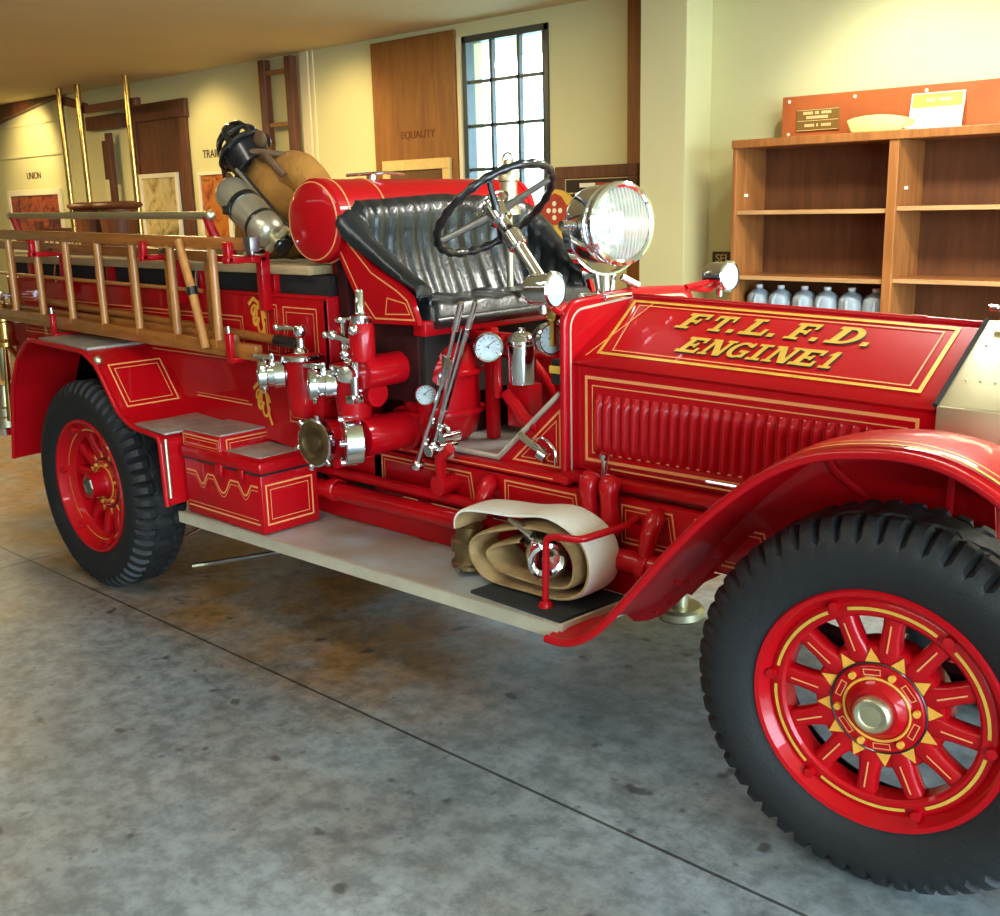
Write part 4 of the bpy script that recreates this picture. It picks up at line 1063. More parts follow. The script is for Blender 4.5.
# ================================================================== LOOSE EQUIPMENT CARRIED ON THE ENGINE
LAD = thing('wooden_ladder', (0, .15, 1.15), 'long varnished wooden ladder hung on edge along the side of the red engine', 'ladder')
for z0, z1, h, x1 in ((1.560, 1.520, .045, 1.17), (1.168, 1.128, .058, 1.15)):
    mb = MB('ladderwood'); mb.prism([(-1.35, .135, z0 - h / 2), (x1, .135, z1 - h / 2), (x1, .135, z1 + h / 2), (-1.35, .135, z0 + h / 2)], (0, .032, 0), .005); mb.build('rail', LAD)
for i in range(8):
    x = -1.17 + .295 * i; z0 = 1.165 - .016 * (x + 1.2); mb = MB('rungwood')
    mb.tube([(x, .150, z0), (x, .150, z0 + .38)], .0165, 10); mb.build('rung', LAD)
mb = MB('steel'); mb.box(1.13, 1.175, .130, .172, 1.495, 1.548, .003); mb.build('rail_tip', LAD)
LAD2 = thing('wooden_ladder', (0, .225, 1.16), 'second wooden ladder nested behind the outer one on the engine side', 'ladder')
for z0, z1, h, x1 in ((1.505, 1.47, .04, .78), (1.19, 1.155, .045, .92)):
    mb = MB('ladderwood'); mb.prism([(-1.4, .200, z0 - h / 2), (x1, .200, z1 - h / 2), (x1, .200, z1 + h / 2), (-1.4, .200, z0 + h / 2)], (0, .026, 0), .004); mb.build('rail', LAD2)
for i in range(8):
    x = -1.30 + .295 * i; mb = MB('ladderwood'); z0 = 1.187 - .015 * (x + 1.4); mb.box(x - .02, x + .02, .203, .223, z0, z0 + .315, .004); mb.build('rung', LAD2)
mb = MB('rungwood'); mb.tube([(-1.4, .213, 1.36), (.70, .213, 1.335)], .008, 8); mb.build('truss_rod', LAD2)
mb = MB('ladderwood', 'black', 'steel'); mb.cyl((-.7, .245, 1.228), (1.14, .245, 1.165), .018, n=12); mb.use(1); mb.cyl((1.13, .245, 1.1655), (1.27, .245, 1.161), .023, n=14, bev=.003); mb.use(2); mb.cyl((1.27, .245, 1.161), (1.285, .245, 1.1605), .014, n=12)
tag(mb.build('pike_pole', smooth=40), 'round wooden pole with black metal end beside the lower ladder rail', 'pole')
mb = MB('rungwood', 'black'); mb.tube([(.72, .118, 1.535), (.80, .112, 1.33), (.86, .110, 1.13)], .017, 10); mb.use(1); mb.cyl((.79, .113, 1.36), (.797, .113, 1.33), .021, n=12)
tag(mb.build('wooden_prop_pole'), 'thin leaning wooden pole with a black band across the ladders', 'pole')

# ---------- rolled hose on the running board
HS = thing('fire_hose', (2.45, .26, .47), 'rolled flat cream canvas fire hose lying on the running board', 'hose')
SP = [(2.100, .628), (2.103, .662), (2.135, .692), (2.215, .706), (2.351, .716), (2.49, .735), (2.600, .695), (2.644, .622), (2.622, .535), (2.540, .492), (2.405, .486), (2.245, .488), (2.178, .530), (2.168, .590), (2.225, .636), (2.385, .684), (2.505, .688), (2.578, .640), (2.586, .566), (2.541, .527), (2.425, .520), (2.290, .530), (2.240, .570), (2.275, .604), (2.380, .640)]
sp = lerp_path([(x, 0, z) for x, z in SP], 5); th = .019
for lo, hi, name, key in ((0, len(sp), 'hose_jacket', 'canvas'),):
    mb = MB('canvas', 'canvasin'); rows = []
    ys = [.190, .205, .25, .30, .325, .340]
    for k in range(lo, hi):
        a = sp[max(k - 1, 0)]; b = sp[min(k + 1, len(sp) - 1)]; t = (b - a).normalized(); n = V((-t.z, 0, t.x))
        row = []
        for y, q in zip(ys, (.35, .8, 1, 1, .8, .35)): row.append((sp[k].x + n.x * th / 2 * q, y, sp[k].z + n.z * th / 2 * q))
        for y, q in zip(ys[::-1], (.35, .8, 1, 1, .8, .35)): row.append((sp[k].x - n.x * th / 2 * q, y, sp[k].z - n.z * th / 2 * q))
        rows.append(row)
    g = mb.grid(rows, cv=True)
    mb.bm.faces.ensure_lookup_table()
    per = 12
    for i, f in enumerate(mb.bm.faces):
        seg = i // per; col = i % per
        f.material_index = 1 if (seg > 55 or col in (5, 11) and seg > 30 or (6 <= col <= 10)) else 0
    mb.build(name, HS, smooth=60)
mb = MB('oldbrass', 'steel'); o = V((2.085, .264, .474))
mb.lathe([(0, 0), (.050, 0), (.058, .008), (.058, .02), (.048, .026), (.048, .06), (.062, .066), (.062, .10), (.050, .106), (.046, .15), (.030, .158), (0, .16)], o, (.10, 0, 1), 26)
mb.use(1)
for k in range(3):
    t = 2 * PI * k / 3 + .8; mb.cyl(o + V((.05 * math.cos(t), .05 * math.sin(t), .012)), o + V((.075 * math.cos(t), .075 * math.sin(t), .012)), .010)
tag(mb.build('coupling', HS), 'tarnished brass end coupling')
mb = MB('chrome', 'oldbrass'); a = V((.75, -.60, -.20)).normalized(); c = V((2.455, .215, .618))
mb.lathe([(.0, -.14), (.040, -.135), (.050, -.06), (.048, -.01), (.050, 0), (.056, .006), (.056, .030), (.052, .034), (.060, .040), (.060, .062), (.050, .066), (.040, .05), (0, .045)], c, a, 28)
mb.use(0); mb.tube([c + V((-.03, -.01, .05)), c + V((-.12, -.02, .085))], [.018, .007], 8); mb.tube([c + V((0, -.03, -.055)), c + V((.02, -.04, -.075))], .009)
tag(mb.build('coupling', HS), 'chrome inner coupling with lugs')

# ---------- turnout coat, helmet and air cylinder lying on the hose bed
CT = thing('turnout_coat', (.62, .62, 1.44), 'tan turnout coat slumped on the hose bed behind the red tank', 'coat')
mb = MB('coat'); rows = []
axp = lerp_path([(.60, .66, 1.445), (.63, .66, 1.54), (.68, .64, 1.64), (.71, .62, 1.74), (.72, .60, 1.815), (.71, .59, 1.855)], 4)
rad = [.15, .17, .19, .20, .205, .21, .215, .22, .22, .22, .215, .20, .19, .18, .165, .15, .13, .11, .09, .05, .02]
for k, p in enumerate(axp):
    r = rad[min(k, len(rad) - 1)]; row = []
    for j in range(40):
        t = 2 * PI * j / 40; q = 1 + .05 * math.sin(3 * t + k * .5) + .035 * math.sin(7 * t - k * .7) + .02 * math.sin(13 * t + k)
        row.append((p.x + r * q * math.cos(t) * 1.12, p.y + r * q * math.sin(t) * .72, p.z + .012 * math.sin(5 * t + k)))
    rows.append(row)
g = mb.grid(rows, cv=True); mb.f(g[0]); mb.f(g[-1])
mb.build('coat_body', CT, smooth=80)
mb = MB('coat', 'coatdark')                               # sleeve draped toward the tank
mb.tube(lerp_path([(.80, .60, 1.78), (.88, .60, 1.775), (.95, .60, 1.73), (.985, .60, 1.66), (1.0, .60, 1.58)], 5), [.085, .09, .09, .088, .086, .084, .082, .08, .078, .077, .076, .075, .074, .073, .072, .07, .069, .068, .066, .064, .06], 16)
mb.use(1); mb.tube([(.999, .60, 1.60), (1.003, .60, 1.56)], .066, 16); mb.build('sleeve', CT, smooth=60)
mb = MB('coatdark'); mb.tube(lerp_path([(.50, .50, 1.765), (.60, .44, 1.83), (.74, .47, 1.865), (.84, .56, 1.85)], 6), [.013] * 19, 8); mb.tube(lerp_path([(.76, .50, 1.86), (.84, .48, 1.83), (.90, .50, 1.77)], 5), .014, 8); mb.build('collar', CT)
mb = MB('coatdark'); mb.tube(lerp_path([(.60, .445, 1.78), (.72, .43, 1.70), (.86, .46, 1.58)], 6), .012, 8); mb.build('strap', CT)
CY = thing('air_cylinder', (.80, .36, 1.45), 'dull silver breathing air cylinder leaning against the tan coat', 'air cylinder')
p0 = V((.715, .37, 1.712)); p1 = V((1.000, .36, 1.535)); a = (p1 - p0).normalized(); L = (p1 - p0).length
mb = MB('cyl'); mb.lathe([(0, -.035), (.03, -.032), (.055, -.018), (.068, .005), (.070, .03), (.070, L - .06), (.066, L - .035), (.050, L - .01), (.03, L), (0, L + .002)], p0, a, 32); mb.build('tank_body', CY)
mb = MB('black'); mb.lathe([(.0705, .10), (.073, .102), (.073, .130), (.0705, .132)], p0, a, 32); mb.lathe([(.0705, .235), (.072, .237), (.072, .252), (.0705, .254)], p0, a, 32); mb.box(.77, .82, .290, .305, 1.625, 1.66, .004); mb.build('band', CY)
mb = MB('nickel', 'black'); mb.cyl(p1, p1 + a * .05, .026, n=14, bev=.003); mb.cyl(p1 + a * .03 + V((-.04, -.02, -.03)), p1 + a * .03 + V((.05, .01, .05)), .015, n=12); mb.use(1); mb.cyl(p1 + a * .05, p1 + a * .072, .034, n=8, bev=.004); mb.build('valve', CY)
mb = MB('blackmat', 'cyl'); mb.prism([(.60, .435, 1.74), (.69, .435, 1.80), (1.03, .435, 1.54), (.95, .435, 1.46)], (0, .018, 0), .006); mb.use(1); mb.tube([(.69, .425, 1.80), (1.02, .425, 1.54)], .007); mb.build('backplate', CY)
HE = thing('fire_helmet', (.64, .52, 1.80), 'black fire helmet with open webbing perched above the tan coat', 'helmet')
c = V((.640, .50, 1.880)); A = V((-.62, -.10, .78)).normalized(); u, w, A = frame(A)
mb = MB('black'); 
for k in range(6):                                         # ribs of the shell's cage
    t = 2 * PI * k / 6 + .3
    ps = [c + (u * math.cos(t) + w * math.sin(t)) * (.092 * math.cos(q)) + A * (.112 * math.sin(q)) for q in [PI / 2 * i / 8 for i in range(9)]]
    mb.tube(ps, [.012] * 5 + [.010, .010, .014, .014], 8)
mb.torus(c, A, .094, .015, 40, 8); mb.torus(c + A * .050, A, .080, .010, 36, 8); mb.lathe([(.0, .112), (.032, .108), (.040, .100), (.040, .092), (0, .10)], c, A, 24)
mb.build('shell', HE)
mb = MB('black'); mb.lathe([(.098, -.005), (.094, -.03), (.088, -.06), (.084, -.095), (.076, -.10), (.076, -.06), (.088, .0)], c, A, 36); mb.build('neck_guard', HE)
mb = MB('black'); mb.lathe([(.094, .004), (.116, -.010), (.119, -.015), (.115, -.018), (.092, -.006)], c, A, 40); mb.build('brim', HE)
mb = MB('coatdark'); q = c + u * 0; mb.sphere(V((.755, .50, 1.915)), .044, 16, (1.0, .35, .75)); mb.build('ear_flap', HE)

# ================================================================== ROOM
YB = 4.20; ZC = 3.0
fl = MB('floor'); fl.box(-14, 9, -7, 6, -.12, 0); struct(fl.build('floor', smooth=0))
od = MB('drive'); od.box(-40, 40, -40, -7, -.14, -.02); od.box(9, 40, -7, 30, -.14, -.02); od.box(-40, 9, 6, 40, -.14, -.02); struct(od.build('floor_outside', smooth=0))
ce = MB('ceil', 'darkwood'); ce.box(-14, 9, -7, 6.0, ZC, ZC + .12); struct(ce.build('ceiling', smooth=0))
WX0, WX1, WZ0, WZ1 = -1.715, -.835, .95, 2.90
w = MB('wall')
w.box(-13.2, WX0, YB, YB + .22, 0, ZC); w.box(WX0, WX1, YB, YB + .22, 0, WZ0); w.box(WX0, WX1, YB, YB + .22, WZ1, ZC); w.box(WX1, 9, YB, YB + .22, 0, ZC)
struct(w.build('wall_back', smooth=0))
w = MB('wall'); w.box(-13.4, -13.2, -7, 5.7, 0, ZC); struct(w.build('wall_end', smooth=0))
w = MB('frontwall'); w.box(-13.2, 9, -7.2, -7, 0, ZC); struct(w.build('wall_front', smooth=0))
w = MB('wall'); w.box(9, 9.2, -7, -6.3, 0, ZC); w.box(9, 9.2, 3.6, 4.4, 0, ZC); w.box(9, 9.2, -1.6, -1.2, 0, ZC); w.box(9, 9.2, -6.3, 3.6, 2.85, ZC); struct(w.build('wall_right', smooth=0))
# pilaster beside the bookcase
w = MB('pilaster'); w.box(.185, .535, 3.90, YB, 0, ZC, .004); struct(w.build('wall_pilaster', smooth=0))
w = MB('brown'); w.box(-.115, .0, YB - .03, YB, 0, ZC, .004); struct(w.build('trim_1', smooth=0))
w = MB('trim'); w.box(-3.76, -3.64, YB - .02, YB, 0, ZC, .004); w.box(-3.60, -3.57, YB - .012, YB, 0, ZC, .003); struct(w.build('trim_2', smooth=0))
w = MB('darkwood'); w.prism([(-11.5, YB - .10, 2.70), (-10.16, YB - .10, 2.785), (-8.9, YB - .10, 2.93), (-8.2, YB - .10, ZC - .001), (-11.5, YB - .10, ZC - .001)], (0, .098, 0)); struct(w.build('trim_3', smooth=0))
w = MB('wall')
for z in (2.72, 2.34): w.box(-13, -8.35, YB - .022, YB - .001, z, z + .03, .003)
w.box(-8.36, -8.30, YB - .03, YB - .001, 0, ZC, .003)
struct(w.build('trim_4', smooth=0))
# window
w = MB('ironframe', 'trim')
w.box(WX0, WX0 + .045, YB - .01, YB + .09, WZ0, WZ1, .004); w.box(WX1 - .045, WX1, YB - .01, YB + .09, WZ0, WZ1, .004); w.box(WX0, WX1, YB - .01, YB + .09, WZ1 - .05, WZ1, .004); w.box(WX0, WX1, YB - .01, YB + .09, WZ0, WZ0 + .05, .004)
for x in (-1.425, -1.145): w.box(x - .013, x + .013, YB + .01, YB + .05, WZ0, WZ1)
w.box(WX1 - .075, WX1 - .062, YB + .01, YB + .05, WZ0, WZ1)
for z in (1.24, 1.57, 1.90, 2.23, 2.56): w.box(WX0, WX1, YB + .01, YB + .05, z - .012, z + .012)
w.use(1); w.box(WX0 - .05, WX0 - .012, YB - .02, YB + .01, WZ0, WZ1, .003); w.box(WX0 - .06, WX1 + .03, YB - .06, YB + .05, WZ0 - .05, WZ0, .004)
struct(w.build('window_1', smooth=0))
g = MB('pane'); g.box(WX0 + .04, WX1 - .04, YB + .026, YB + .032, WZ0 + .04, WZ1 - .04); struct(g.build('window_1_glass', smooth=0))
# pale building across the yard outside the window
b = MB('plaster', 'ironframe'); b.box(-12, 2, 12, 16, -.1, 2.05); b.box(-12.2, 2.2, 11.8, 16.2, 2.05, 2.2); b.use(1)
for x in (-5.4, -4.2, -2.6): b.box(x, x + .7, 11.97, 12.0, .7, 1.6)
tag(b.build('outbuilding', smooth=0), 'pale low building seen outside through the window panes', 'building')

# ---------- display panels, frames and wall lettering
def slab(name, key, x0, x1, z0, z1, label, cat, d=.03, y=YB, bev=.004):
    mb = MB(key); mb.box(x0, x1, y - d, y - .001, z0, z1, bev); return tag(mb.build(name, smooth=0, loc=((x0 + x1) / 2, y, z0)), label, cat)
def picture(x0, x1, z0, z1, fkey, pkey, label, y=YB, fw=.05, lines=None, extra=None):
    t = thing('framed_picture', ((x0 + x1) / 2, y, z0), label, 'picture')
    mb = MB(fkey); d = .035
    for a, b, c, e in ((x0, x1, z1 - fw, z1), (x0, x1, z0, z0 + fw), (x0, x0 + fw, z0 + fw, z1 - fw), (x1 - fw, x1, z0 + fw, z1 - fw)): mb.box(a, b, y - d, y - .001, c, e, .005)
    mb.build('frame', t, smooth=0)
    mb = MB(pkey); mb.box(x0 + fw * .9, x1 - fw * .9, y - .016, y - .004, z0 + fw * .9, z1 - fw * .9); mb.build('print', t, smooth=0)
    return t
EX = (1, 0, 0); EZ = (0, 0, 1)
slab('display_board', 'brown', -2.765, -1.775, .0, 2.96, 'tall brown display board between cream wall and window', 'board')
tag(text_obj('wall_lettering', 'EQUALITY', .088, (-2.225, YB - .0325, 2.20), EX, EZ, 'faded'), 'small faded dark lettering on the tall brown display board', 'lettering')
picture(-2.645, -1.835, 1.35, 2.005, 'gilt', 'pic_brown', 'gilt framed dark print hung on the brown board', y=YB - .031, fw=.085)
t = picture(-.74, .0, 1.25, 1.885, 'darkwood', 'frameblack', 'dark framed black notice beside the window, half behind the searchlight', y=YB - .032, fw=.085)
mb = MB('gilt'); 
for a, b, c, e in ((-.655, -.085, 1.790, 1.797), (-.655, -.648, 1.34, 1.79), (-.092, -.085, 1.34, 1.79)): mb.box(a, b, YB - .054, YB - .046, c, e)
mb.build('fillet', t, smooth=0)
mb = MB('ivory', 'crest', 'goldtext')
mb.box(-.52, -.38, YB - .052, YB - .047, 1.735, 1.765); mb.use(1); mb.box(-.37, -.22, YB - .052, YB - .047, 1.735, 1.765); mb.use(2)
for r in range(7):
    z = 1.69 - r * .033; x = -.62
    while x < -.14:
        l = random.uniform(.02, .07); mb.box(x, min(x + l, -.12), YB - .051, YB - .048, z, z + .010); x += l + .014
mb.build('text_block', t, smooth=0)
# arched yellow sign with a red crest
cx = -.70; AR = thing('arched_sign', (cx, YB - .09, 0.0), 'yellow arch-topped board with red crest beside the dark notice', 'sign')
mb = MB('yellow'); y0 = YB - .11
out = [(cx - .27, 0.0), (cx + .27, 0.0), (cx + .27, 1.36), (cx + .20, 1.45)] + [(cx + .165 * math.cos(PI * i / 14) , 1.60 + .125 * math.sin(PI * i / 14)) for i in range(15)] + [(cx - .20, 1.45), (cx - .27, 1.36)]
mb.prism([(x, y0, z) for x, z in out], (0, .03, 0), .004); mb.build('board', AR, smooth=0)
mb = MB('crest')
cr = [(cx - .20, 1.475), (cx + .20, 1.475), (cx + .215, 1.53), (cx + .15, 1.60), (cx + .10, 1.62), (cx + .06, 1.675), (cx, 1.70), (cx - .06, 1.675), (cx - .10, 1.62), (cx - .15, 1.60), (cx - .215, 1.53)]
mb.prism([(x, y0 - .012, z) for x, z in cr], (0, .014, 0), .003); mb.build('crest', AR, smooth=0)
mb = MB('ivory')
for dx, dz in ((0, 0), (.055, 0), (-.055, 0), (0, .05), (0, -.05)): mb.cyl((cx + dx, y0 - .016, 1.575 + dz), (cx + dx, y0 - .010, 1.575 + dz), .019, n=10)
mb.build('flower_cross', AR)
mb = MB('brown'); mb.prism([(cx - .08, y0 - .004, 1.10), (cx + .10, y0 - .004, 1.10), (cx + .10, y0 - .004, 1.30)] + [(cx + .01 + .09 * math.cos(PI * i / 8), y0 - .004, 1.30 + .09 * math.sin(PI * i / 8)) for i in range(1, 8)] + [(cx - .08, y0 - .004, 1.30)], (0, .006, 0)); mb.build('arched_panel', AR, smooth=0)
# small dark plate by the bookcase
pl = slab('wall_plate', 'frameblack', .575, .735, 1.20, 1.29, 'small dark lettered plate on the wall left of the bookcase', 'sign', .012)
tx = text_obj('plate_lettering', 'SEL', .075, (.655, YB - .0135, 1.245), EX, EZ, 'gilt'); tx.parent = pl; tx.data.transform(Matrix.Translation(-V(pl.location)))

# ---------- left end of the back wall
w = MB('darkwood'); w.box(-6.80, -5.66, YB - .05, YB - .001, 2.58, 2.76, .006); w.box(-6.80, -6.70, YB - .04, YB - .001, 0, 2.58, .004); w.box(-5.82, -5.69, YB - .04, YB - .001, 0, 2.58, .004); w.box(-6.70, -5.82, YB - .02, YB - .001, 0, 2.58)
struct(w.build('door_1', smooth=0))
slab('header_board', 'darkwood', -7.68, -6.93, 2.55, 2.70, 'short dark beam end on the wall left of the brown door', 'beam', .10)
picture(-6.70, -5.92, 1.15, 2.035, 'ivory', 'pic_tower', 'pale framed yellow picture hung on the dark brown door', y=YB - .021, fw=.05)
picture(-5.56, -5.02, 1.05, 2.02, 'ivory', 'pic_flame', 'framed flame-orange picture on cream wall behind the black helmet', fw=.035)
tag(text_obj('wall_lettering', 'TRAINING', .115, (-5.20, YB - .003, 2.19), EX, EZ, 'ink'), 'dark wall lettering beside the black helmet above the flame picture', 'lettering')
# picture on the angled wall
picture(-10.15, -8.64, 1.15, 1.94, 'ivory', 'pic_fire', 'framed red-lit picture on the far left cream wall', fw=.07)
tag(text_obj('wall_lettering', 'UNION', .12, (-9.36, YB - .003, 2.11), EX, EZ, 'ink'), 'short dark wall lettering above the red-lit picture', 'lettering')
# brass poles of the sliding-pole well
for (x, y), lab in (((-7.62, 3.8), 'leftmost floor-to-ceiling brass pole by the far left wall'), ((-7.19, 3.8), 'middle brass pole between the two other brass poles'), ((-6.15, 3.8), 'brass pole standing in front of the dark brown door')):
    mb = MB('brass'); mb.cyl((x, y, 0), (x, y, ZC - .002), .032, n=16); mb.lathe([(.032, 0), (.07, 0), (.07, .012), (.032, .03)], (x, y, 0), (0, 0, 1), 16)
    tag(mb.build('brass_pole', loc=(x, y, 0)), lab, 'pole', 'brass sliding poles')
mb = MB('darkwood'); mb.prism([(-7.75, 3.834, 2.84), (-7.16, 3.834, 2.73), (-7.16, 3.834, 2.80), (-7.75, 3.834, 2.94)], (0, .06, 0)); mb.box(-7.22, -6.05, 3.834, 3.894, 2.70, 2.78, .006)
tag(mb.build('pole_brace', smooth=0), 'dark horizontal timber joining the tops of the brass poles', 'beam')
mb = MB('darkwood', 'casewood'); mb.box(-7.20, -7.12, 4.06, 4.12, 0, 2.5, .006); mb.box(-7.28, -7.20, 4.06, 4.11, 2.0, 2.42, .006)
tag(mb.build('timber_post', smooth=0), 'dark timber post beside the middle brass pole', 'post')
# turned stools and a slatted bench
def stool(x, y, label):
    t = thing('wooden_stool', (x, y, 0), label, 'stool', 'dark wooden stools', local=True)
    mb = MB('darkwood'); mb.lathe([(0, 1.66), (.16, 1.66), (.235, 1.69), (.245, 1.71), (.235, 1.73), (.16, 1.745), (0, 1.75)], (0, 0, 0), (0, 0, 1), 28); mb.build('seat', t)
    mb = MB('darkwood'); mb.lathe([(.24, 0), (.24, .05), (.11, .12), (.10, .7), (.14, .8), (.12, 1.2), (.17, 1.45), (.19, 1.67)], (0, 0, 0), (0, 0, 1), 24); mb.build('pedestal', t)
stool(-6.33, 3.38, 'left of the two dark pedestal stools by the poles'); stool(-5.80, 3.38, 'right of the two dark pedestal stools by the poles')
t = thing('slatted_rail', (-7.9, 4.0, 0), 'low dark wooden railing with pale uprights at far left', 'railing')
mb = MB('darkwood'); mb.box(-8.9, -6.95, 3.97, 4.03, 1.40, 1.47, .008); mb.box(-8.9, -6.95, 3.97, 4.03, .10, .16, .006); mb.box(-8.98, -8.90, 3.96, 4.04, 0, 1.55, .006); mb.box(-6.95, -6.88, 3.96, 4.04, 0, 1.5, .006); mb.build('rail', t, smooth=0)
for i in range(13):
    x = -8.80 + i * .142; mb = MB('ivory'); mb.box(x - .018, x + .018, 3.985, 4.015, .16, 1.40, .003); mb.build('baluster', t, smooth=0)
# wooden ladder frame leaning on the cream wall behind the coat
t = thing('wall_ladder', (-4.0, 4.05, 0), 'dark wooden ladder standing against the cream wall behind the coat', 'ladder')
for x in (-4.20, -3.80): mb = MB('darkwood'); mb.box(x - .05, x + .05, 4.08, 4.15, 0, 2.97, .006); mb.build('rail', t, smooth=0)
for z in (.5, .95, 1.45, 1.92, 2.39, 2.85): mb = MB('brown'); mb.box(-4.15, -3.85, 4.095, 4.135, z - .02, z + .02, .005); mb.build('rung', t, smooth=0)
mb = MB('brass', 'crest'); mb.torus((-4.05, 3.98, 2.12), (.3, 1, 0), .10, .012, 28, 8); mb.tube([(-4.02, 3.98, 2.02), (-4.0, 3.99, 1.6)], .01); mb.tube([(-4.05, 4.08, 2.22), (-4.05, 3.98, 2.22)], .008)
tag(mb.build('hook_ring', loc=(-4.05, 3.98, 2.12)), 'small brass hoop hanging on the dark wall ladder', 'hoop')

# ---------- bookcase with jugs and things on top
BC = thing('bookcase', (2.2, 3.93, 0), 'open brown wooden bookcase with empty shelves against the back wall', 'bookcase')
Yf, Yk = 3.75, 4.12
def bpart(name, *boxes, **k):
    mb = MB(*k.get('m', ('casewood',)))
    for i, bx in enumerate(boxes): mb.box(*bx, .004)
    return mb.build(name, BC, smooth=0)
bpart('side_panel', (.972, .998, Yf, Yk, 0, 1.945)); bpart('divider', (1.935, 1.990, Yf, Yk, .10, 1.925)); bpart('side_panel', (2.95, 2.976, Yf, Yk, 0, 1.945))
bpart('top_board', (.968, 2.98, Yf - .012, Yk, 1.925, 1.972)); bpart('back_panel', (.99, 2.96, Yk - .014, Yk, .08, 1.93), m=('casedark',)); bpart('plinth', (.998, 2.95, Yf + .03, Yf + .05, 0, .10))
for x0, x1, zs in ((.998, 1.935, (.10, .44, .80, 1.160, 1.548)), (1.990, 2.95, (.10, .44, .80, 1.168, 1.560))):
    for z in zs:
        mb = MB('casewood', 'edgewood'); mb.box(x0, x1, Yf + .03, Yk - .014, z - .011, z + .011); mb.use(1); mb.box(x0, x1, Yf + .018, Yf + .031, z - .012, z + .012, .002); mb.build('shelf', BC, smooth=0)
for x, z in ((1.0, 1.64), (1.993, 1.66)):
    mb = MB('ivory'); mb.box(x - .001, x + .004, Yf + .10, Yf + .14, z, z + .018, .001); mb.build('shelf_clip', BC, smooth=0)
def jug(x, y, z, label, g):
    t = thing('plastic_jug', (x, y, z), label, 'jug', g, local=True)
    mb = MB('jug'); rows = []
    for r, h, sq in ((.0, .002, 0), (.060, .0, 0), (.069, .006, .06), (.0720, .02, .08), (.0720, .12, .08), (.0720, .205, .06), (.070, .228, .05), (.062, .246, 0), (.046, .262, 0), (.026, .272, 0), (.020, .276, 0), (.020, .288, 0)):
        row = []
        for j in range(28):
            a = 2 * PI * j / 28; k = 1 / max(abs(math.cos(a)), abs(math.sin(a))) if sq else 1
            k = 1 + (k - 1) * sq; row.append((r * k * math.cos(a), r * k * math.sin(a), h))
        rows.append(row)
    mb.grid(rows, cv=True)
    mb.build('bottle', t, smooth=60)
    mb = MB('jug'); mb.tube(lerp_path([(.0, -.050, .245), (.0, -.078, .220), (.0, -.086, .16), (0, -.068, .125)], 4), .010, 8); mb.build('handle', t)
    mb = MB('white'); mb.cyl((0, 0, .280), (0, 0, .300), .022, n=18, bev=.003); mb.build('cap', t)
    return t
JL = ['clouded plastic jug nearest the left end of the shelf', 'second clouded plastic jug from the left shelf end', 'third clouded plastic jug from the left shelf end', 'third clouded plastic jug from the bookcase divider', 'second clouded plastic jug from the bookcase divider', 'clouded plastic jug nearest the bookcase divider']
for i, x in enumerate((1.095, 1.243, 1.400, 1.546, 1.697, 1.846)):
    j = jug(x, 3.90, .8115, JL[i], 'water jugs on the bookcase shelf'); j.rotation_euler.z = (.2, -.1, .15, -.2, .1, .3)[i]
# long red-brown box lying on the bookcase
BX = thing('equipment_box', (2.0, 4.05, 1.972), 'long orange-red wooden box lying on top of the bookcase', 'box')
mb = MB('orange'); mb.box(1.155, 2.90, 4.0, 4.18, 1.973, 2.215, .004); mb.build('box_body', BX, smooth=0)
for x in (1.20, 1.61, 2.02, 2.43):
    for z in (1.998, 2.185): mb = MB('ivory'); mb.sphere((x, 3.999, z), .011, 10, (1, .5, 1)); mb.build('screw', BX)
PLQ = thing('brass_plaque', (1.39, 4.0, 2.02), 'small bronze plaque with two lettered rows on the box', 'plaque')
mb = MB('plaque'); mb.box(1.255, 1.525, 3.990, 3.9995, 2.01, 2.135, .002); mb.build('plate', PLQ, smooth=0)
mb = MB('goldtext')
for z, l in ((2.105, ((1.30, 1.36), (1.375, 1.40), (1.415, 1.48))), (2.080, ((1.32, 1.46),)), (2.035, ((1.31, 1.37), (1.385, 1.40), (1.415, 1.47)))):
    for a, b in l:
        x = a
        while x < b - .004: mb.box(x, x + .009, 3.987, 3.991, z, z + .016); x += .0125
for q in ((1.26, 1.52, 2.068, 2.071), (1.26, 1.52, 2.014, 2.017), (1.26, 1.52, 2.128, 2.131)): mb.box(q[0], q[1], 3.987, 3.991, q[2], q[3])
mb.build('raised_text', PLQ, smooth=0)
CD = thing('printed_card', (2.09, 3.96, 1.98), 'cream card with gold heading leaning on the red-brown box', 'card')
mb = MB('ivory'); mb.prism([(1.945, 3.955, 1.976), (2.235, 3.955, 1.976), (2.235, 3.992, 2.17), (1.945, 3.992, 2.17)], (0, .004, .001)); mb.build('card_sheet', CD, smooth=0)
mb = MB('goldorn', 'goldtext'); mb.prism([(1.955, 3.976, 2.095), (2.225, 3.976, 2.095), (2.225, 3.990, 2.165), (1.955, 3.990, 2.165)], (0, -.002, 0)); mb.use(1)
for a, b in ((2.03, 2.08), (2.10, 2.17)): mb.prism([(a, 3.978, 2.12), (b, 3.978, 2.12), (b, 3.982, 2.14), (a, 3.982, 2.14)], (0, -.003, 0))
mb.build('heading', CD, smooth=0)
mb = MB('paleyellow')
out = [(1.675, 1.974), (1.955, 1.974), (1.985, 2.035), (1.92, 2.056), (1.84, 2.066), (1.76, 2.066), (1.69, 2.058), (1.642, 2.044)]
mb.prism([(x, 3.83, z) for x, z in out], (0, .14, 0), .008)
tag(mb.build('folded_cloth', smooth=60, loc=(1.81, 3.90, 1.974)), 'folded pale yellow cloth on top of the bookcase beside the card', 'cloth')
mb = MB('ivory'); mb.lathe([(0, 0), (.03, 0), (.035, .012), (.02, .022), (0, .024)], (2.0, 3.86, 1.9735), (0, 0, 1), 18); tag(mb.build('small_dish', loc=(2.0, 3.86, 1.973)), 'tiny pale dish in front of the cream card', 'dish')

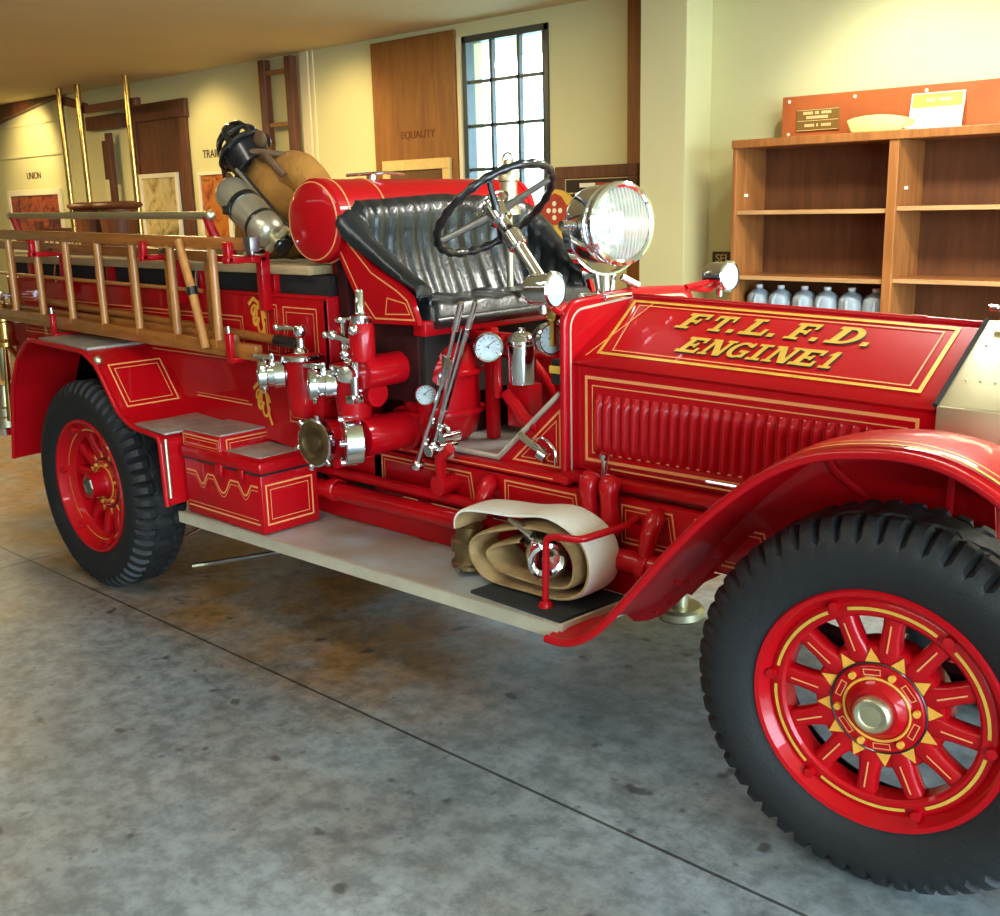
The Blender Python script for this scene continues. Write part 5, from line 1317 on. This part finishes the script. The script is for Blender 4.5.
# ================================================================== LIGHT
wd = bpy.data.worlds.new('Sky'); SC.world = wd; wd.use_nodes = True; nt = wd.node_tree
bg = nt.nodes['Background']
tc = nt.nodes.new('ShaderNodeTexCoord'); sx = nt.nodes.new('ShaderNodeSeparateXYZ'); nt.links.new(tc.outputs['Generated'], sx.inputs[0])
rp = nt.nodes.new('ShaderNodeValToRGB'); rp.color_ramp.elements[0].position = .45; rp.color_ramp.elements[0].color = (.44, .56, .66, 1); rp.color_ramp.elements[1].position = .75; rp.color_ramp.elements[1].color = (.56, .80, 1.0, 1)
mr = nt.nodes.new('ShaderNodeMapRange'); mr.inputs['From Min'].default_value = -1; nt.links.new(sx.outputs['Z'], mr.inputs['Value']); nt.links.new(mr.outputs['Result'], rp.inputs['Fac'])
nt.links.new(rp.outputs['Color'], bg.inputs['Color']); bg.inputs['Strength'].default_value = 21.0
def area(name, loc, aim, size, power, col, sy=None):
    l = bpy.data.lights.new(name, 'AREA'); l.shape = 'RECTANGLE'; l.size = size; l.size_y = sy or size; l.energy = power; l.color = col
    o = bpy.data.objects.new(name, l); COL.objects.link(o); o.location = loc
    o.rotation_euler = (V(aim) - V(loc)).to_track_quat('-Z', 'Y').to_euler(); return o
def spot(name, loc, aim, power, col, ang=70, blend=.8, r=.06):
    l = bpy.data.lights.new(name, 'SPOT'); l.energy = power; l.color = col; l.spot_size = math.radians(ang); l.spot_blend = blend; l.shadow_soft_size = r
    o = bpy.data.objects.new(name, l); COL.objects.link(o); o.location = loc
    o.rotation_euler = (V(aim) - V(loc)).to_track_quat('-Z', 'Y').to_euler(); return o
pl_ = bpy.data.lights.new('door_daylight_portal', 'AREA'); pl_.shape = 'RECTANGLE'; pl_.size = 9.8; pl_.size_y = 2.85; pl_.cycles.is_portal = True
po = bpy.data.objects.new('door_daylight_portal', pl_); COL.objects.link(po); po.location = (9.05, -1.35, 1.42); po.rotation_euler = (PI / 2, 0, PI / 2)
WARM = (1.0, .74, .36)
area('ceiling_and_fill_lamp', (-1.5, -3.6, 2.95), (-1.5, -3.55, 0), 5.0, 16, (1, .97, .92), .4)  # added unseen fill light for the engine's near-side faces
area('ceiling_and_fill_lamp', (4.0, -4.6, 2.95), (4.0, -4.55, 0), 3.0, 70, (1, .97, .92), .4)  # second added fill, out of view, brightening the camera side
area('ceiling_and_fill_lamp', (1.6, -1.2, 2.95), (1.6, -1.0, 0), 1.8, 22, (1, .93, .82), .5)
area('ceiling_and_fill_lamp', (3.2, 2.2, 2.95), (3.2, 2.4, 0), 1.4, 110, (1, .97, .88), .4)
area('ceiling_and_fill_lamp', (-2.5, 2.3, 2.95), (-2.5, 2.3, 0), 1.4, 80, WARM, .4)
area('ceiling_and_fill_lamp', (-7.0, 1.5, 2.95), (-7.0, 1.5, 0), 2.0, 130, WARM, .6)
spot('track_lamp', (-5.3, 3.3, 2.9), (-5.2, 4.2, 2.1), 34, WARM, 85)
spot('track_lamp', (-9.0, 3.3, 2.9), (-9.3, 4.4, 2.2), 75, WARM, 85)
spot('track_lamp', (-2.8, 3.2, 2.9), (-3.1, 4.2, 2.0), 30, WARM, 85)
spot('track_lamp', (1.9, 3.1, 2.9), (1.9, 4.0, 1.9), 60, (1, .97, .86), 95)
# ================================================================== CAMERA
YAW, PIT, ROL = 0.7490193, 0.2351981, -0.0248555
fwd = V((-math.sin(YAW) * math.cos(PIT), math.cos(YAW) * math.cos(PIT), -math.sin(PIT))); rt = V((math.cos(YAW), math.sin(YAW), 0)); up = rt.cross(fwd)
r2 = rt * math.cos(ROL) + up * math.sin(ROL); u2 = -rt * math.sin(ROL) + up * math.cos(ROL)
cam = bpy.data.cameras.new('camera'); co = bpy.data.objects.new('camera', cam); COL.objects.link(co)
C3 = (4.455695, -2.120411, 1.647698)
co.matrix_world = Matrix(((r2.x, u2.x, -fwd.x, C3[0]), (r2.y, u2.y, -fwd.y, C3[1]), (r2.z, u2.z, -fwd.z, C3[2]), (0, 0, 0, 1)))
cam.sensor_width = 36; cam.lens = 1068.5 * 36 / 1000; cam.clip_start = .05; cam.clip_end = 200
SC.camera = co
SC.view_settings.view_transform = 'Standard'; SC.view_settings.look = 'None'; SC.view_settings.gamma = 1; SC.view_settings.use_curve_mapping = False
SC.view_settings.exposure = 0.40
SC.cycles.use_denoising = True; SC.cycles.max_bounces = 8; SC.cycles.diffuse_bounces = 3; SC.cycles.caustics_reflective = False; SC.cycles.caustics_refractive = False
